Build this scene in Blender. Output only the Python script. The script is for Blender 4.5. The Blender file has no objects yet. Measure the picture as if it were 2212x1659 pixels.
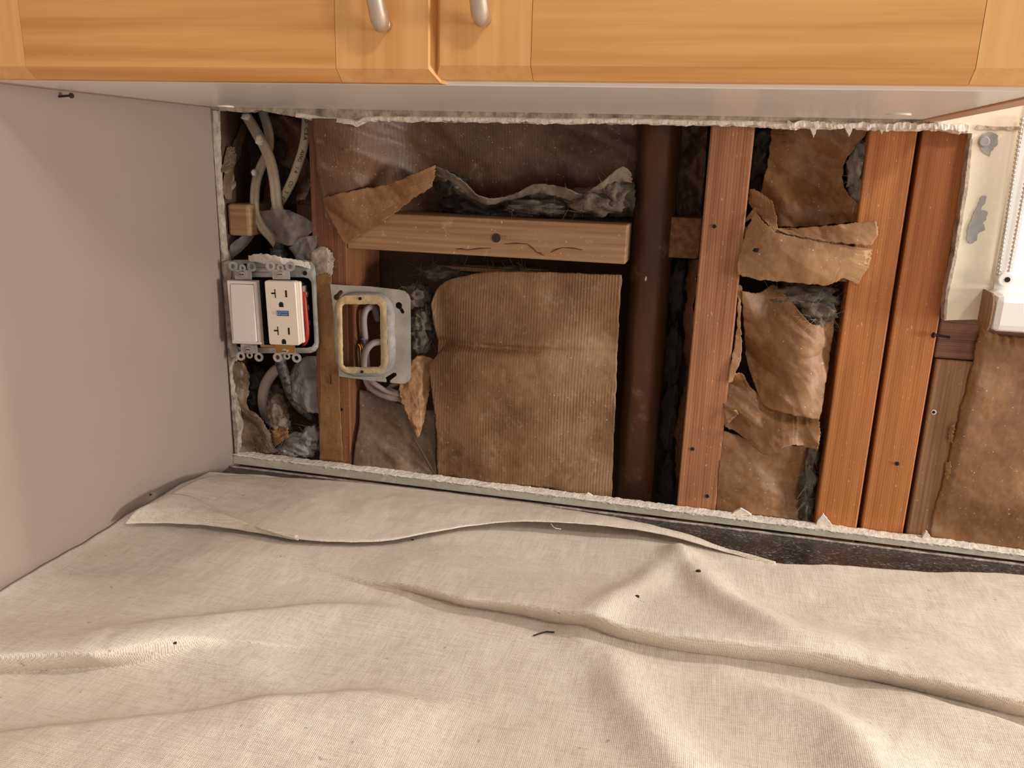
import bpy, bmesh, math, random
import numpy as np
from mathutils import Vector, Matrix, noise, geometry
random.seed(7)

# ------------------------------------------------------------------ camera
F_PX, CU, CV = 1764.94, 1106.0, 829.5
CM = np.array([[0.9719, 0.2333, 0.0298], [0.0899, -0.2513, -0.9637], [-0.2174, 0.9394, -0.2653]])
u_, s_, vt_ = np.linalg.svd(CM); CM = u_ @ vt_
CL = np.array([0.0, -0.782, 1.27])
scene = bpy.context.scene
col = scene.collection
cam = bpy.data.cameras.new('camera'); camo = bpy.data.objects.new('camera', cam); col.objects.link(camo)
cam.sensor_width = 36.0; cam.lens = F_PX * 36.0 / 2212.0; cam.clip_start = 0.01
mw = Matrix.Identity(4)
for i in range(3):
    mw[i][0] = CM[0][i]; mw[i][1] = -CM[1][i]; mw[i][2] = -CM[2][i]; mw[i][3] = CL[i]
camo.matrix_world = mw
scene.camera = camo

# ------------------------------------------------------------------ light and exposure
vs = scene.view_settings
vs.view_transform = 'Standard'; vs.look = 'None'; vs.gamma = 1.0; vs.use_curve_mapping = False
vs.exposure = 0.42
world = bpy.data.worlds.new('room_ambient'); scene.world = world; world.use_nodes = True
bg = world.node_tree.nodes['Background']; bg.inputs[0].default_value = (1.0, 0.965, 0.93, 1); bg.inputs[1].default_value = 0.36
def lamp(name, loc, power, rad, colr=(1.0, 0.96, 0.90)):
    l = bpy.data.lights.new(name, 'POINT'); l.energy = power; l.shadow_soft_size = rad; l.color = colr
    o = bpy.data.objects.new(name, l); o.location = loc; col.objects.link(o); return o
lamp('over_sink_light', (1.35, -0.30, 2.10), 44, 0.05)
lamp('pendant_light', (2.9, -0.725, 1.91), 16, 0.05)
lamp('side_fill_light', (3.2, -0.9, 1.18), 210, 0.30)  # added fill, no known fixture: lifts the side wall under the cabinet
lamp('ceiling_pot_light', (0.9, -1.3, 2.30), 24, 0.10)

# ------------------------------------------------------------------ geometry helpers
def rays(u, v):
    d = np.stack([np.asarray(u, float) - CU, np.asarray(v, float) - CV, np.full(np.shape(u), F_PX)], -1)
    return d @ CM
def W(u, v, y):                      # the point seen at (u, v) that lies at depth y
    r = rays(u, v); return CL + r * ((np.asarray(y) - CL[1]) / r[..., 1])[..., None]
def WZ(u, v, z):
    r = rays(u, v); return CL + r * ((np.asarray(z) - CL[2]) / r[..., 2])[..., None]
def WX(u, v, x):
    r = rays(u, v); return CL + r * ((np.asarray(x) - CL[0]) / r[..., 0])[..., None]
def X(u, v, y=0.0): return float(W(u, v, y)[0])
def Z(u, v, y=0.0): return float(W(u, v, y)[2])

LOC = {}
def tag(o, label=None, cat=None, group=None, kind=None):
    if label: o['label'] = label
    if cat: o['category'] = cat
    if group: o['group'] = group
    if kind: o['kind'] = kind
    return o
def empty(name, loc, label=None, cat=None, group=None, kind=None):
    o = bpy.data.objects.new(name, None); o.location = loc; o.empty_display_size = 0.02
    col.objects.link(o); LOC[o.name] = np.array(loc, float)
    return tag(o, label, cat, group, kind)
def mk(name, verts, faces, mat, parent=None, smooth=False, thick=0.0, bevel=0.0, subd=0, off=0.0):
    v = np.asarray(verts, float).reshape(-1, 3)
    if parent is not None: base = LOC[parent.name]
    else: base = np.array([(v[:, 0].min() + v[:, 0].max()) / 2, (v[:, 1].min() + v[:, 1].max()) / 2, v[:, 2].min()])
    me = bpy.data.meshes.new(name)
    me.from_pydata((v - base).tolist(), [], [list(map(int, f)) for f in faces]); me.update()
    bm = bmesh.new(); bm.from_mesh(me)
    bmesh.ops.recalc_face_normals(bm, faces=bm.faces); bm.to_mesh(me); bm.free()
    o = bpy.data.objects.new(name, me); col.objects.link(o)
    if parent is not None:
        o.parent = parent; LOC[o.name] = base
    else:
        o.location = base; LOC[o.name] = base
    me.materials.append(mat)
    if smooth: me.shade_smooth()
    if thick:
        m = o.modifiers.new('thickness', 'SOLIDIFY'); m.thickness = thick; m.offset = off
    if bevel:
        m = o.modifiers.new('bevel', 'BEVEL'); m.width = bevel; m.segments = 2; m.limit_method = 'ANGLE'; m.angle_limit = 0.6
    if subd:
        m = o.modifiers.new('sub', 'SUBSURF'); m.levels = subd; m.render_levels = subd
    return o
def boxg(x0, x1, y0, y1, z0, z1):
    v = [(x, y, z) for x in (x0, x1) for y in (y0, y1) for z in (z0, z1)]
    f = [(0, 1, 3, 2), (4, 6, 7, 5), (0, 4, 5, 1), (2, 3, 7, 6), (0, 2, 6, 4), (1, 5, 7, 3)]
    return v, f
def box(name, b, mat, parent=None, bevel=0.0): return mk(name, *boxg(*b), mat, parent, bevel=bevel)
def join(*gs):
    V, Fc = [], []
    for v, f in gs:
        n = len(V); V += [tuple(p) for p in v]; Fc += [tuple(i + n for i in q) for q in f]
    return V, Fc
def jagged(pts, jag, step, seed, closed=True):
    out = []; n = len(pts); t = seed * 13.7
    for i in range(n if closed else n - 1):
        a = np.array(pts[i][:2], float); b = np.array(pts[(i + 1) % n][:2], float)
        flag = len(pts[i]) > 2 and pts[i][2] == 0          # a third 0 keeps the segment straight
        L = np.linalg.norm(b - a); k = 1 if flag or jag == 0 else max(1, int(L / step))
        nn = np.array([-(b - a)[1], (b - a)[0]]) / max(L, 1e-6)
        for j in range(k):
            p = a + (b - a) * j / k
            if j and jag:
                t += step
                p = p + nn * jag * (noise.noise((t * .045, seed, 0)) * 1.2 + noise.noise((t * .21, seed, 3)) * .9)
            out.append(p)
    if not closed: out.append(np.array(pts[-1][:2], float))
    return np.array(out)
def prismg(pts, y0, y1, jag=0, step=6, seed=1):
    q = jagged(pts, jag, step, seed); n = len(q)
    P = W(q[:, 0], q[:, 1], y0)
    if isinstance(y1, (int, float)):
        B = P.copy(); B[:, 1] = y1
    tris = geometry.tessellate_polygon([[Vector((p[0], p[2], 0)) for p in P]])
    f = [tuple(t) for t in tris] + [tuple(i + n for i in reversed(t)) for t in tris]
    f += [(i, (i + 1) % n, (i + 1) % n + n, i + n) for i in range(n)]
    return np.vstack([P, B]).tolist(), f
def prism(name, pts, y0, y1, mat, parent=None, jag=0, step=6, seed=1, bevel=0.0):
    return mk(name, *prismg(pts, y0, y1, jag, step, seed), mat, parent, bevel=bevel)
def catmull(pts, n):
    p = np.array(pts, float)
    if len(p) == 2: return p[0] + (p[1] - p[0]) * np.linspace(0, 1, n)[:, None]
    d = np.r_[0, np.cumsum(np.linalg.norm(np.diff(p, axis=0), axis=1) + 1e-9)]
    t = np.linspace(0, d[-1], n); out = np.empty((n, p.shape[1]))
    m = np.empty_like(p); m[1:-1] = (p[2:] - p[:-2]) / (d[2:] - d[:-2])[:, None]
    m[0] = (p[1] - p[0]) / (d[1] - d[0]); m[-1] = (p[-1] - p[-2]) / (d[-1] - d[-2])
    for i, tt in enumerate(t):
        k = min(max(np.searchsorted(d, tt) - 1, 0), len(p) - 2); h = d[k + 1] - d[k]; s = (tt - d[k]) / h
        out[i] = (2*s**3 - 3*s**2 + 1)*p[k] + (s**3 - 2*s**2 + s)*h*m[k] + (-2*s**3 + 3*s**2)*p[k+1] + (s**3 - s**2)*h*m[k+1]
    return out
def tubeg(P, rad, seg=10, flat=1.0, up=(0, 1, 0), groove=0.0, cap=True):
    P = np.asarray(P, float); n = len(P); rad = np.broadcast_to(rad, (n,)); V = []; Fc = []
    T = np.gradient(P, axis=0); T /= np.linalg.norm(T, axis=1)[:, None]
    upv = np.array(up, float)
    for i in range(n):
        s = np.cross(T[i], upv); s /= np.linalg.norm(s); w = np.cross(s, T[i]); upv = w if flat == 1.0 else np.array(up, float)
        for k in range(seg):
            a = 2 * math.pi * k / seg; c, sn = math.cos(a), math.sin(a)
            g = 1 - groove * math.exp(-(c / .28) ** 2)
            V.append(P[i] + rad[i] * (s * c + w * sn * flat * g))
    for i in range(n - 1):
        for k in range(seg): Fc.append((i*seg + k, i*seg + (k+1) % seg, (i+1)*seg + (k+1) % seg, (i+1)*seg + k))
    if cap: Fc += [tuple(range(seg)), tuple((n-1)*seg + k for k in range(seg))]
    return V, Fc
def pxtube(name, pts, r, mat, parent=None, n=40, seg=12, flat=1.0, groove=0.0):
    c = catmull(pts, n); return mk(name, *tubeg(W(c[:, 0], c[:, 1], c[:, 2]), r, seg, flat, groove=groove), mat, parent, smooth=True)
def fbm(p, o=3):
    return noise.fractal(Vector(p), 1.0, 2.0, o)
def crumple(amp, scale, seed=0, ridg=0.65, fine=0.15):
    def f(x, z):
        a = 0.0; s = scale; k = amp
        for o in range(3):
            n1 = noise.noise((x*s + seed*3.1 + o*7, z*s*.9 - seed, seed*1.7 + o))
            a += k * (ridg * (abs(n1) * 2 - .5) + (1 - ridg) * n1); s *= 2.1; k *= .45
        return a + amp * fine * noise.noise((x*scale*14, z*scale*14, seed))
    return f
def facet(x, z, s, seed):            # piecewise flat heights on a warped triangle net: crisp paper creases
    x = x + .35/s*noise.noise((x*s*.6, z*s*.6, seed + .5)); z = z + .35/s*noise.noise((x*s*.6 + 9, z*s*.6, seed + 7.5))
    a = x*s + z*s*.55 + seed*3.7; b = z*s*.9 - x*s*.15 + seed*1.9; i, j = math.floor(a), math.floor(b); u, v = a - i, b - j
    def h(p, q): return noise.cell((p + .5, q + .5, seed*2.3 + .5)) * 2 - 1
    return h(i, j)*(1-u-v) + h(i+1, j)*u + h(i, j+1)*v if u + v < 1 else h(i+1, j+1)*(u+v-1) + h(i, j+1)*(1-u) + h(i+1, j)*(1-v)
def creased(amp, scale, seed=0, soft=.35):
    def f(x, z): return amp*(.8*facet(x, z, scale*.75, seed) + .30*facet(x, z, scale*1.9, seed + 3) + .05*facet(x, z, scale*5, seed + 5) + soft*noise.noise((x*scale*.8, z*scale*.8, seed)))
    return f
def sheetg(top, bot, left, right, nu=50, nv=50, disp=None, rag=0.0, seed=1, edge=None):
    T = catmull(top, nu); B = catmull(bot, nu)
    Lf = catmull([top[0]] + list(left) + [bot[0]], nv); R = catmull([top[-1]] + list(right) + [bot[-1]], nv)
    if rag:
        for q, (A, isv) in enumerate(((T, 1), (B, 1), (Lf, 0), (R, 0))):
            n = len(A)
            for i in range(n):
                d = i * 300.0 / n; e = min(1, min(i, n - 1 - i) / 2)
                k = rag * e * (noise.noise((d*.05, q*9.1 + seed, 1)) * 1.4 + noise.noise((d*.19, q*5 + seed, 2)))
                if isv: A[i, 1] += k
                else: A[i, 0] += k
    s = np.linspace(0, 1, nu)[None, :, None]; t = np.linspace(0, 1, nv)[:, None, None]
    G = (1-t)*T[None] + t*B[None] + (1-s)*Lf[:, None] + s*R[:, None] - ((1-s)*(1-t)*T[0] + s*(1-t)*T[-1] + (1-s)*t*B[0] + s*t*B[-1])
    P = W(G[..., 0], G[..., 1], G[..., 2]); P[..., 0] = np.maximum(P[..., 0], -.4958)
    if disp:
        for j in range(nv):
            for i in range(nu):
                e = 1.0 if edge is None else min(1.0, min(i, nu-1-i, j, nv-1-j) / edge)
                P[j, i, 1] += disp(P[j, i, 0], P[j, i, 2]) * e
    f = [(j*nu+i, j*nu+i+1, (j+1)*nu+i+1, (j+1)*nu+i) for j in range(nv-1) for i in range(nu-1)]
    return P.reshape(-1, 3), f
def sheet(name, top, bot, left, right, mat, parent=None, thick=0.0006, **k):
    return mk(name, *sheetg(top, bot, left, right, **k), mat, parent, smooth=True, thick=thick)
def blobg(u, v, y, ru, rv, ry, seed, amp=0.35, fr=2.2, sub=4):
    bm = bmesh.new(); bmesh.ops.create_icosphere(bm, subdivisions=sub, radius=1.0)
    c = W(u, v, y); k = (y - CL[1]) / F_PX * 1.03
    V = []
    for q in bm.verts:
        p = q.co; d = 1 + amp * (fbm(p * fr + Vector((seed*5.3, seed, 0)), 4))
        V.append((c[0] + p.x*ru*k*d, c[1] + p.y*ry*d, c[2] + p.z*rv*k*d))
    f = [[q.index for q in fa.verts] for fa in bm.faces]; bm.free(); return V, f
def strandsg(V, n, length, seed, w=0.00010):
    rnd = random.Random(seed); A = np.asarray(V); c = A.mean(0); out = []; fc = []
    for i in range(n):
        p = A[rnd.randrange(len(A))]; d = p - c; d = d / (np.linalg.norm(d) + 1e-9)
        d = d * .35 + np.array([rnd.gauss(0, .7), rnd.gauss(-.25, .35), rnd.gauss(0, .7)]); d /= np.linalg.norm(d)
        b = np.array([rnd.gauss(0, 1), rnd.gauss(0, 1), rnd.gauss(0, 1)]); L = length * rnd.uniform(.4, 1.3)
        sd = np.cross(d, b); sd /= np.linalg.norm(sd) + 1e-9; m = len(out)
        for t in (0, .33, .66, 1):
            q = p + d*L*t + b*L*.6*t*t; ww = w * (1 - .6*t)
            out += [q - sd*ww, q + sd*ww]
        fc += [(m+2*j, m+2*j+1, m+2*j+3, m+2*j+2) for j in range(3)]
    return out, fc
def tuft(name, blobs, mat, fmat, label, n=250, length=.012, seed=1, sub=4, amp=.38, group='grey glass-fibre insulation tufts'):
    gs = [blobg(*b, seed=seed + i*3, amp=amp, sub=sub) for i, b in enumerate(blobs)]
    V, f = join(*gs); a = np.array(V)
    e = empty(name, ((a[:, 0].min()+a[:, 0].max())/2, (a[:, 1].min()+a[:, 1].max())/2, a[:, 2].min()), label, 'insulation', group)
    mk('wool_body', V, f, mat, e, smooth=True)
    tag(mk('loose_fibers', *strandsg(V, n, length, seed), fmat, e), kind='stuff')
    return e
def textg(s, size):
    c = bpy.data.curves.new('lettering', 'FONT'); c.body = s; c.size = size; c.align_x = 'CENTER'; c.align_y = 'CENTER'; c.resolution_u = 2
    o = bpy.data.objects.new('lettering', c); col.objects.link(o); bpy.context.view_layer.update()
    dg = bpy.context.evaluated_depsgraph_get(); me = o.evaluated_get(dg).to_mesh()
    V = [tuple(q.co) for q in me.vertices]; f = [tuple(p.vertices) for p in me.polygons]
    o.evaluated_get(dg).to_mesh_clear(); bpy.data.objects.remove(o); bpy.data.curves.remove(c); return V, f
def carve(o, cutters):               # cut real openings, then throw the cutting shapes away
    for (V, f) in cutters:
        c = mk('cut', V, f, o.data.materials[0]); m = o.modifiers.new('cut', 'BOOLEAN'); m.object = c; m.operation = 'DIFFERENCE'; m.solver = 'EXACT'
        bpy.context.view_layer.update()
        me = bpy.data.meshes.new_from_object(o.evaluated_get(bpy.context.evaluated_depsgraph_get()))
        o.modifiers.clear(); o.data = me; bpy.data.objects.remove(c)
    return o

# ------------------------------------------------------------------ materials
def lin(c): return tuple(((x/255/12.92) if x <= 10 else ((x/255 + .055)/1.055) ** 2.4) for x in c) + (1,)
class M:
    def __init__(s, name):
        s.m = bpy.data.materials.new(name); s.m.use_nodes = True; s.t = s.m.node_tree; s.b = s.t.nodes['Principled BSDF']
        s.tc = s.t.nodes.new('ShaderNodeTexCoord')
    def n(s, k, **kw):
        x = s.t.nodes.new('ShaderNode' + k)
        for a, b in kw.items():
            if hasattr(x, a) and a not in ('Scale',): setattr(x, a, b)
            else: x.inputs[a].default_value = b
        return x
    def l(s, a, b): s.t.links.new(a, b)
    def mapping(s, sc=(1, 1, 1), rot=(0, 0, 0)):
        x = s.n('Mapping'); x.inputs['Scale'].default_value = sc; x.inputs['Rotation'].default_value = rot
        s.l(s.tc.outputs['Object'], x.inputs['Vector']); return x.outputs[0]
    def noise(s, scale, sc=(1, 1, 1), detail=4, rough=.55, dist=0.0):
        x = s.n('TexNoise', Scale=scale, Detail=detail, Roughness=rough, Distortion=dist); s.l(s.mapping(sc), x.inputs['Vector']); return x.outputs['Fac']
    def ramp(s, fac, stops):
        r = s.n('ValToRGB'); e = r.color_ramp.elements
        while len(e) < len(stops): e.new(.5)
        for q, (p, c) in zip(e, stops): q.position = p; q.color = c if len(c) == 4 else tuple(c) + (1,)
        s.l(fac, r.inputs[0]); return r.outputs[0]
    def mix(s, fac, a, b, mode='MIX'):
        x = s.n('Mix'); x.data_type = 'RGBA'; x.blend_type = mode
        for i, v in ((0, fac), (6, a), (7, b)):
            if hasattr(v, 'links'): s.l(v, x.inputs[i])
            else: x.inputs[i].default_value = v
        return x.outputs[2]
    def bump(s, fac, strength=.3, dist=.001, prev=None):
        x = s.n('Bump', Strength=strength, Distance=dist); s.l(fac, x.inputs['Height'])
        if prev is not None: s.l(prev, x.inputs['Normal'])
        return x.outputs[0]
    def done(s, colr=None, rough=.6, nrm=None, metal=0.0, **kw):
        b = s.b
        if colr is not None:
            if hasattr(colr, 'links'): s.l(colr, b.inputs['Base Color'])
            else: b.inputs['Base Color'].default_value = colr
        if hasattr(rough, 'links'): s.l(rough, b.inputs['Roughness'])
        else: b.inputs['Roughness'].default_value = rough
        b.inputs['Metallic'].default_value = metal
        if nrm is not None: s.l(nrm, b.inputs['Normal'])
        for k, v in kw.items(): b.inputs[k.replace('_', ' ')].default_value = v
        return s.m
BLK, WHT = (0, 0, 0, 1), (1, 1, 1, 1)
def wood(name, light, mid, dark, axis='Z', fine=260, rough=.55, rings=90, dust=0.0, bump=.25, ringamt=.55):
    m = M(name); st = {'Z': (1, 1, .03), 'X': (.03, 1, 1), 'Y': (1, .03, 1)}[axis]; st2 = {'Z': (1, 1, .10), 'X': (.10, 1, 1), 'Y': (1, .1, 1)}[axis]
    a = m.noise(fine, st, 3); b = m.noise(9, st2, 3, .5, .6)
    wv = m.n('TexWave', Scale=rings, Distortion=6.0, Detail=2.0); wv.inputs['Detail Scale'].default_value = .6
    wv.bands_direction = 'X' if axis != 'X' else 'Z'
    m.l(m.mapping({'Z': (1, .4, .06), 'X': (.05, .4, 1), 'Y': (1, .05, .4)}[axis]), wv.inputs['Vector'])
    c = m.ramp(b, [(.3, lin(dark)), (.5, lin(mid)), (.72, lin(light))])
    c = m.mix(ringamt, c, m.ramp(wv.outputs['Fac'], [(.0, lin(dark)), (.45, lin(mid)), (1, lin(light))]))
    c = m.mix(.35, c, m.ramp(a, [(.35, lin(dark)), (.65, lin(light))]))
    if dust:
        d = m.noise(45, (1, 1, 1), 6, .7); d2 = m.noise(420, (1, 1, .6), 2)
        c = m.mix(m.ramp(d, [(.60, BLK), (.85, (dust,)*3 + (1,))]), c, lin((205, 190, 172)))
        c = m.mix(m.ramp(d2, [(.70, BLK), (.75, (dust,)*3 + (1,))]), c, lin((225, 212, 196)))
    return m.done(c, rough, m.bump(a, bump, .0006, m.bump(wv.outputs['Fac'], bump*.5, .0005)))
def plain(name, c, rough=.5, metal=0.0, var=.0, scale=30, bump=0.0, bdist=.0008, c2=None, **kw):
    m = M(name)
    if not var and not bump: return m.done(lin(c), rough, None, metal, **kw)
    n = m.noise(scale, detail=5); c2 = c2 or tuple(x*.72 for x in c)
    cc = m.ramp(n, [(.5 - .22/max(var, .3), lin(c2)), (.5 + .22/max(var, .3), lin(c))]) if var else lin(c)
    return m.done(cc, rough, m.bump(n, bump, bdist) if bump else None, metal, **kw)
def kraft(name, light, mid, dark, ribs=0.0, dust=.25, rough=.52, sheen=.35):
    m = M(name); a = m.noise(16, detail=5, rough=.6); b = m.noise(260, (1, 1, .5), 2); d = m.noise(60, detail=6, rough=.75)
    c = m.ramp(a, [(.3, lin(dark)), (.5, lin(mid)), (.72, lin(light))])
    c = m.mix(.25, c, m.ramp(b, [(.3, lin(dark)), (.7, lin(light))]))
    nb = m.bump(b, .12, .0005)
    if ribs:
        wv = m.n('TexWave', Scale=105, Distortion=1.2, Detail=1.0); wv.bands_direction = 'X'; m.l(m.mapping((1, .15, .25)), wv.inputs['Vector'])
        patch = m.ramp(m.noise(11, detail=3), [(.40, BLK), (.64, (ribs,)*3 + (1,))])
        c = m.mix(patch, c, m.mix(.85, c, m.ramp(wv.outputs['Fac'], [(.35, lin(dark)), (.8, lin(light))])))
        nb = m.bump(wv.outputs['Fac'], .10, .0006, nb)
    if dust:
        c = m.mix(m.ramp(d, [(.55, BLK), (.85, (dust,)*3 + (1,))]), c, lin((190, 172, 152)))
        sp = m.noise(520, detail=1); c = m.mix(m.ramp(sp, [(.74, BLK), (.78, (.7,)*3 + (1,))]), c, lin((225, 215, 200)))
    return m.done(c, m.ramp(a, [(.3, (rough - .14,)*3), (.7, (rough + .1,)*3)]), nb)
MT = {}
MT['stud'] = wood('fir_stud', (188, 132, 90), (166, 107, 68), (124, 74, 44), dust=.5, ringamt=.4, rings=120)
MT['stud_dk'] = wood('dark_red_fir_stud', (152, 100, 66), (128, 78, 48), (92, 54, 32), dust=.35, ringamt=.3, rings=110)
MT['stud_r'] = wood('orange_fir_stud', (198, 130, 72), (180, 108, 52), (144, 78, 33), dust=.35, ringamt=.3, rings=150)
MT['stud_s'] = wood('dull_fir_stud', (158, 118, 80), (136, 94, 58), (102, 66, 38), dust=.3, ringamt=.3)
MT['sawn'] = wood('sawn_block', (186, 148, 110), (162, 122, 86), (122, 84, 54), axis='X', dust=.9, rings=50, ringamt=.22)
MT['sill'] = wood('dark_sill_timber', (150, 104, 78), (112, 70, 50), (70, 40, 28), axis='X', rings=200, dust=.2)
MT['tan'] = wood('tan_timber', (164, 128, 92), (142, 104, 70), (104, 70, 42), axis='Z', dust=.2)
MT['maple_v'] = wood('honey_maple_upright', (240, 190, 122), (230, 174, 104), (212, 150, 80), axis='Z', rings=14, rough=.36, bump=.03, ringamt=.25, fine=180)
MT['maple_h'] = wood('honey_maple_level', (236, 180, 110), (224, 162, 90), (200, 134, 66), axis='X', rings=20, rough=.36, bump=.03, ringamt=.35, fine=180)
MT['kraft'] = kraft('kraft_paper', (164, 122, 80), (138, 96, 58), (98, 62, 34), dust=.35)
MT['kraft_rib'] = kraft('ribbed_kraft_paper', (160, 124, 88), (128, 92, 60), (82, 52, 27), ribs=.6, dust=.6)
MT['kraft_dk'] = kraft('stained_kraft_paper', (126, 90, 62), (98, 66, 43), (66, 42, 27), ribs=.22, dust=.5)
MT['kraft_lt'] = kraft('pale_kraft_paper', (180, 138, 94), (154, 112, 72), (120, 82, 50), dust=.3)
MT['kraft_gr'] = kraft('grimy_kraft_paper', (140, 114, 88), (108, 84, 62), (66, 48, 34), dust=.45)
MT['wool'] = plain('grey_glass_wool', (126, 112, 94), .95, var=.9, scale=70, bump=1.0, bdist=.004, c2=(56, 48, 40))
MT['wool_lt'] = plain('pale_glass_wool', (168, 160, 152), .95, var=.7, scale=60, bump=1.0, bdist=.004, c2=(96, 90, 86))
MT['wool_dk'] = plain('dark_glass_wool', (74, 66, 58), .95, var=.9, scale=60, bump=1.0, bdist=.004, c2=(26, 22, 20))  # darker tone of the grey wool
MT['fib'] = plain('glass_fibres', (168, 156, 140), .8); MT['fib_dk'] = plain('dark_glass_fibres', (84, 76, 68), .8)
MT['paint'] = None
def paintm(name, c, var=5, rough=.55, chips=0.0, chipc=(225, 214, 200)):
    m = M(name); a = m.noise(5, detail=3); f = m.noise(260, detail=2); cc = m.ramp(a, [(.3, lin(tuple(x - var for x in c))), (.7, lin(c))])
    if chips: cc = m.mix(m.ramp(m.noise(70, detail=6, rough=.7), [(.56, BLK), (.60, (chips,)*3 + (1,))]), cc, lin(chipc))
    return m.done(cc, rough, m.bump(f, .06, .0006, m.bump(m.noise(40, detail=4), .12 + chips*.5, .0015)))
MT['wall'] = paintm('beige_wall_paint', (160, 141, 129))
MT['cream'] = paintm('cream_wall_paint', (232, 220, 198), 10, .5, .25, (240, 230, 208))
MT['plaster'] = plain('torn_gypsum', (246, 236, 224), .9, var=.4, scale=55, bump=.9, bdist=.003, c2=(206, 190, 174))
MT['plaster_d'] = plain('dirty_gypsum', (206, 190, 172), .9, var=.9, scale=90, bump=.9, bdist=.003, c2=(112, 92, 78))
MT['green'] = paintm('pale_green_old_paint', (212, 202, 180), 22, .6, .9, (222, 204, 186))
MT['spackle'] = plain('bare_metal_patch', (178, 174, 168), .5, .3, var=.5, scale=120)
MT['white'] = plain('white_melamine', (244, 238, 232), .28); MT['gloss_white'] = plain('white_window_paint', (240, 236, 232), .3, var=.2, scale=4, c2=(228, 222, 216))
MT['plastic'] = plain('white_device_plastic', (238, 226, 218), .35); MT['ivory'] = plain('light_almond_plastic', (240, 224, 206), .35)
MT['galv'] = plain('galvanized_steel', (212, 206, 196), .42, .45, var=.7, scale=45, bump=.1, c2=(150, 148, 144))
MT['galv_dirty'] = plain('plaster_smeared_steel', (204, 196, 184), .7, .15, var=.8, scale=55, bump=.5, bdist=.0015, c2=(108, 108, 108))
MT['steel'] = plain('bright_screw_steel', (205, 198, 188), .25, .95)
MT['nickel'] = plain('satin_nickel', (205, 190, 176), .34, .9)
MT['residue'] = plain('yellowed_adhesive', (226, 198, 144), .75, var=.9, scale=70, bump=.9, bdist=.003, c2=(164, 150, 132))
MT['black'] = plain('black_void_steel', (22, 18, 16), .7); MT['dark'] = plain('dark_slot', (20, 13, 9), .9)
MT['red'] = plain('red_insulation_plastic', (176, 40, 30), .4); MT['brass'] = plain('brass_strap', (176, 132, 74), .4, .8)
MT['blue'] = plain('blue_sticker', (44, 78, 140), .5); MT['ink'] = plain('printing_ink', (40, 34, 32), .7); MT['inkw'] = plain('white_print', (226, 226, 230), .6); MT['inkp'] = plain('faded_print', (206, 190, 172), .6)
MT['cable'] = plain('ivory_cable_sheath', (196, 180, 156), .5, var=.5, scale=90, c2=(176, 160, 140)); MT['cable_g'] = plain('grey_pink_cable_sheath', (170, 150, 142), .5)
MT['asph'] = plain('black_loom_sheath', (96, 90, 86), .45, var=1.4, scale=190, bump=.8, bdist=.002, c2=(14, 12, 12))
MT['wire_y'] = plain('yellow_wire', (220, 180, 70), .5); MT['wire_o'] = plain('orange_wire', (206, 110, 50), .5); MT['wire_b'] = plain('blue_grey_wire', (110, 110, 140), .5)
def copper():
    m = M('tarnished_copper'); a = m.noise(14, (1, 1, .25), 5); b = m.noise(90, (1, 1, .3), 3)
    c = m.ramp(a, [(.3, lin((78, 50, 34))), (.55, lin((104, 68, 46))), (.75, lin((134, 94, 68)))])
    c = m.mix(m.ramp(m.noise(22, detail=6, rough=.7), [(.58, BLK), (.8, (.55,)*3 + (1,))]), c, lin((176, 158, 144)))
    return m.done(c, m.ramp(b, [(.3, (.28,)*3), (.7, (.5,)*3)]), m.bump(b, .05, .0005), .55)
MT['copper'] = copper()
def poly():
    m = M('cloudy_polythene'); t = m.n('BsdfTransparent'); t.inputs[0].default_value = (.9, .88, .86, 1)
    mx = m.n('MixShader'); m.done(lin((158, 148, 140)), .22)
    m.l(m.ramp(m.noise(40, detail=4), [(.3, (.22,)*3), (.7, (.55,)*3)]), mx.inputs[0]); m.l(t.outputs[0], mx.inputs[1]); m.l(m.b.outputs[0], mx.inputs[2])
    m.l(mx.outputs[0], m.t.nodes['Material Output'].inputs[0]); return m.m
MT['poly'] = poly()
def granite():
    m = M('dark_speckled_laminate'); a = m.noise(520, (.6, 1, 1), 3, .65, .6); b = m.noise(60, detail=4); v = m.n('TexVoronoi', Scale=420.0); m.l(m.mapping(), v.inputs['Vector'])
    c = m.ramp(a, [(.42, lin((40, 36, 34))), (.54, lin((64, 58, 54))), (.64, lin((120, 108, 98))), (.72, lin((206, 190, 170)))])
    c = m.mix(m.ramp(b, [(.45, BLK), (.65, (.75,)*3)]), c, lin((40, 34, 32)))
    return m.done(c, .3)
MT['granite'] = granite()
def canvas():
    m = M('cotton_canvas')
    def weave(d, sc):
        w = m.n('TexWave', Scale=sc, Distortion=2.2, Detail=2.0); w.bands_direction = d; w.inputs['Detail Scale'].default_value = 3.0
        m.l(m.mapping((1, 1, .0)), w.inputs['Vector']); return w.outputs['Fac']
    wx, wy = weave('X', 280), weave('Y', 280); h = m.mix(.5, wx, wy); slub = m.noise(700, (1, .06, 1), 3); slub2 = m.noise(700, (.06, 1, 1), 3)
    sl = m.mix(.5, slub, slub2); a = m.noise(5, detail=5, rough=.6); k = m.noise(90, detail=4)
    c = m.ramp(a, [(.3, lin((222, 208, 190))), (.5, lin((230, 217, 202))), (.72, lin((234, 222, 207)))])
    c = m.mix(m.ramp(sl, [(.36, (.55,)*3), (.56, BLK)]), c, lin((190, 172, 154)))
    c = m.mix(m.ramp(h, [(.15, (.55,)*3), (.6, BLK)]), c, lin((172, 154, 138)))
    c = m.mix(m.ramp(m.noise(170, detail=2), [(.72, BLK), (.76, (.5,)*3)]), c, lin((128, 106, 86)))
    return m.done(c, .9, m.bump(h, .35, .0007, m.bump(sl, .3, .0007, m.bump(k, .12, .002))))
MT['canvas'] = canvas()
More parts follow.
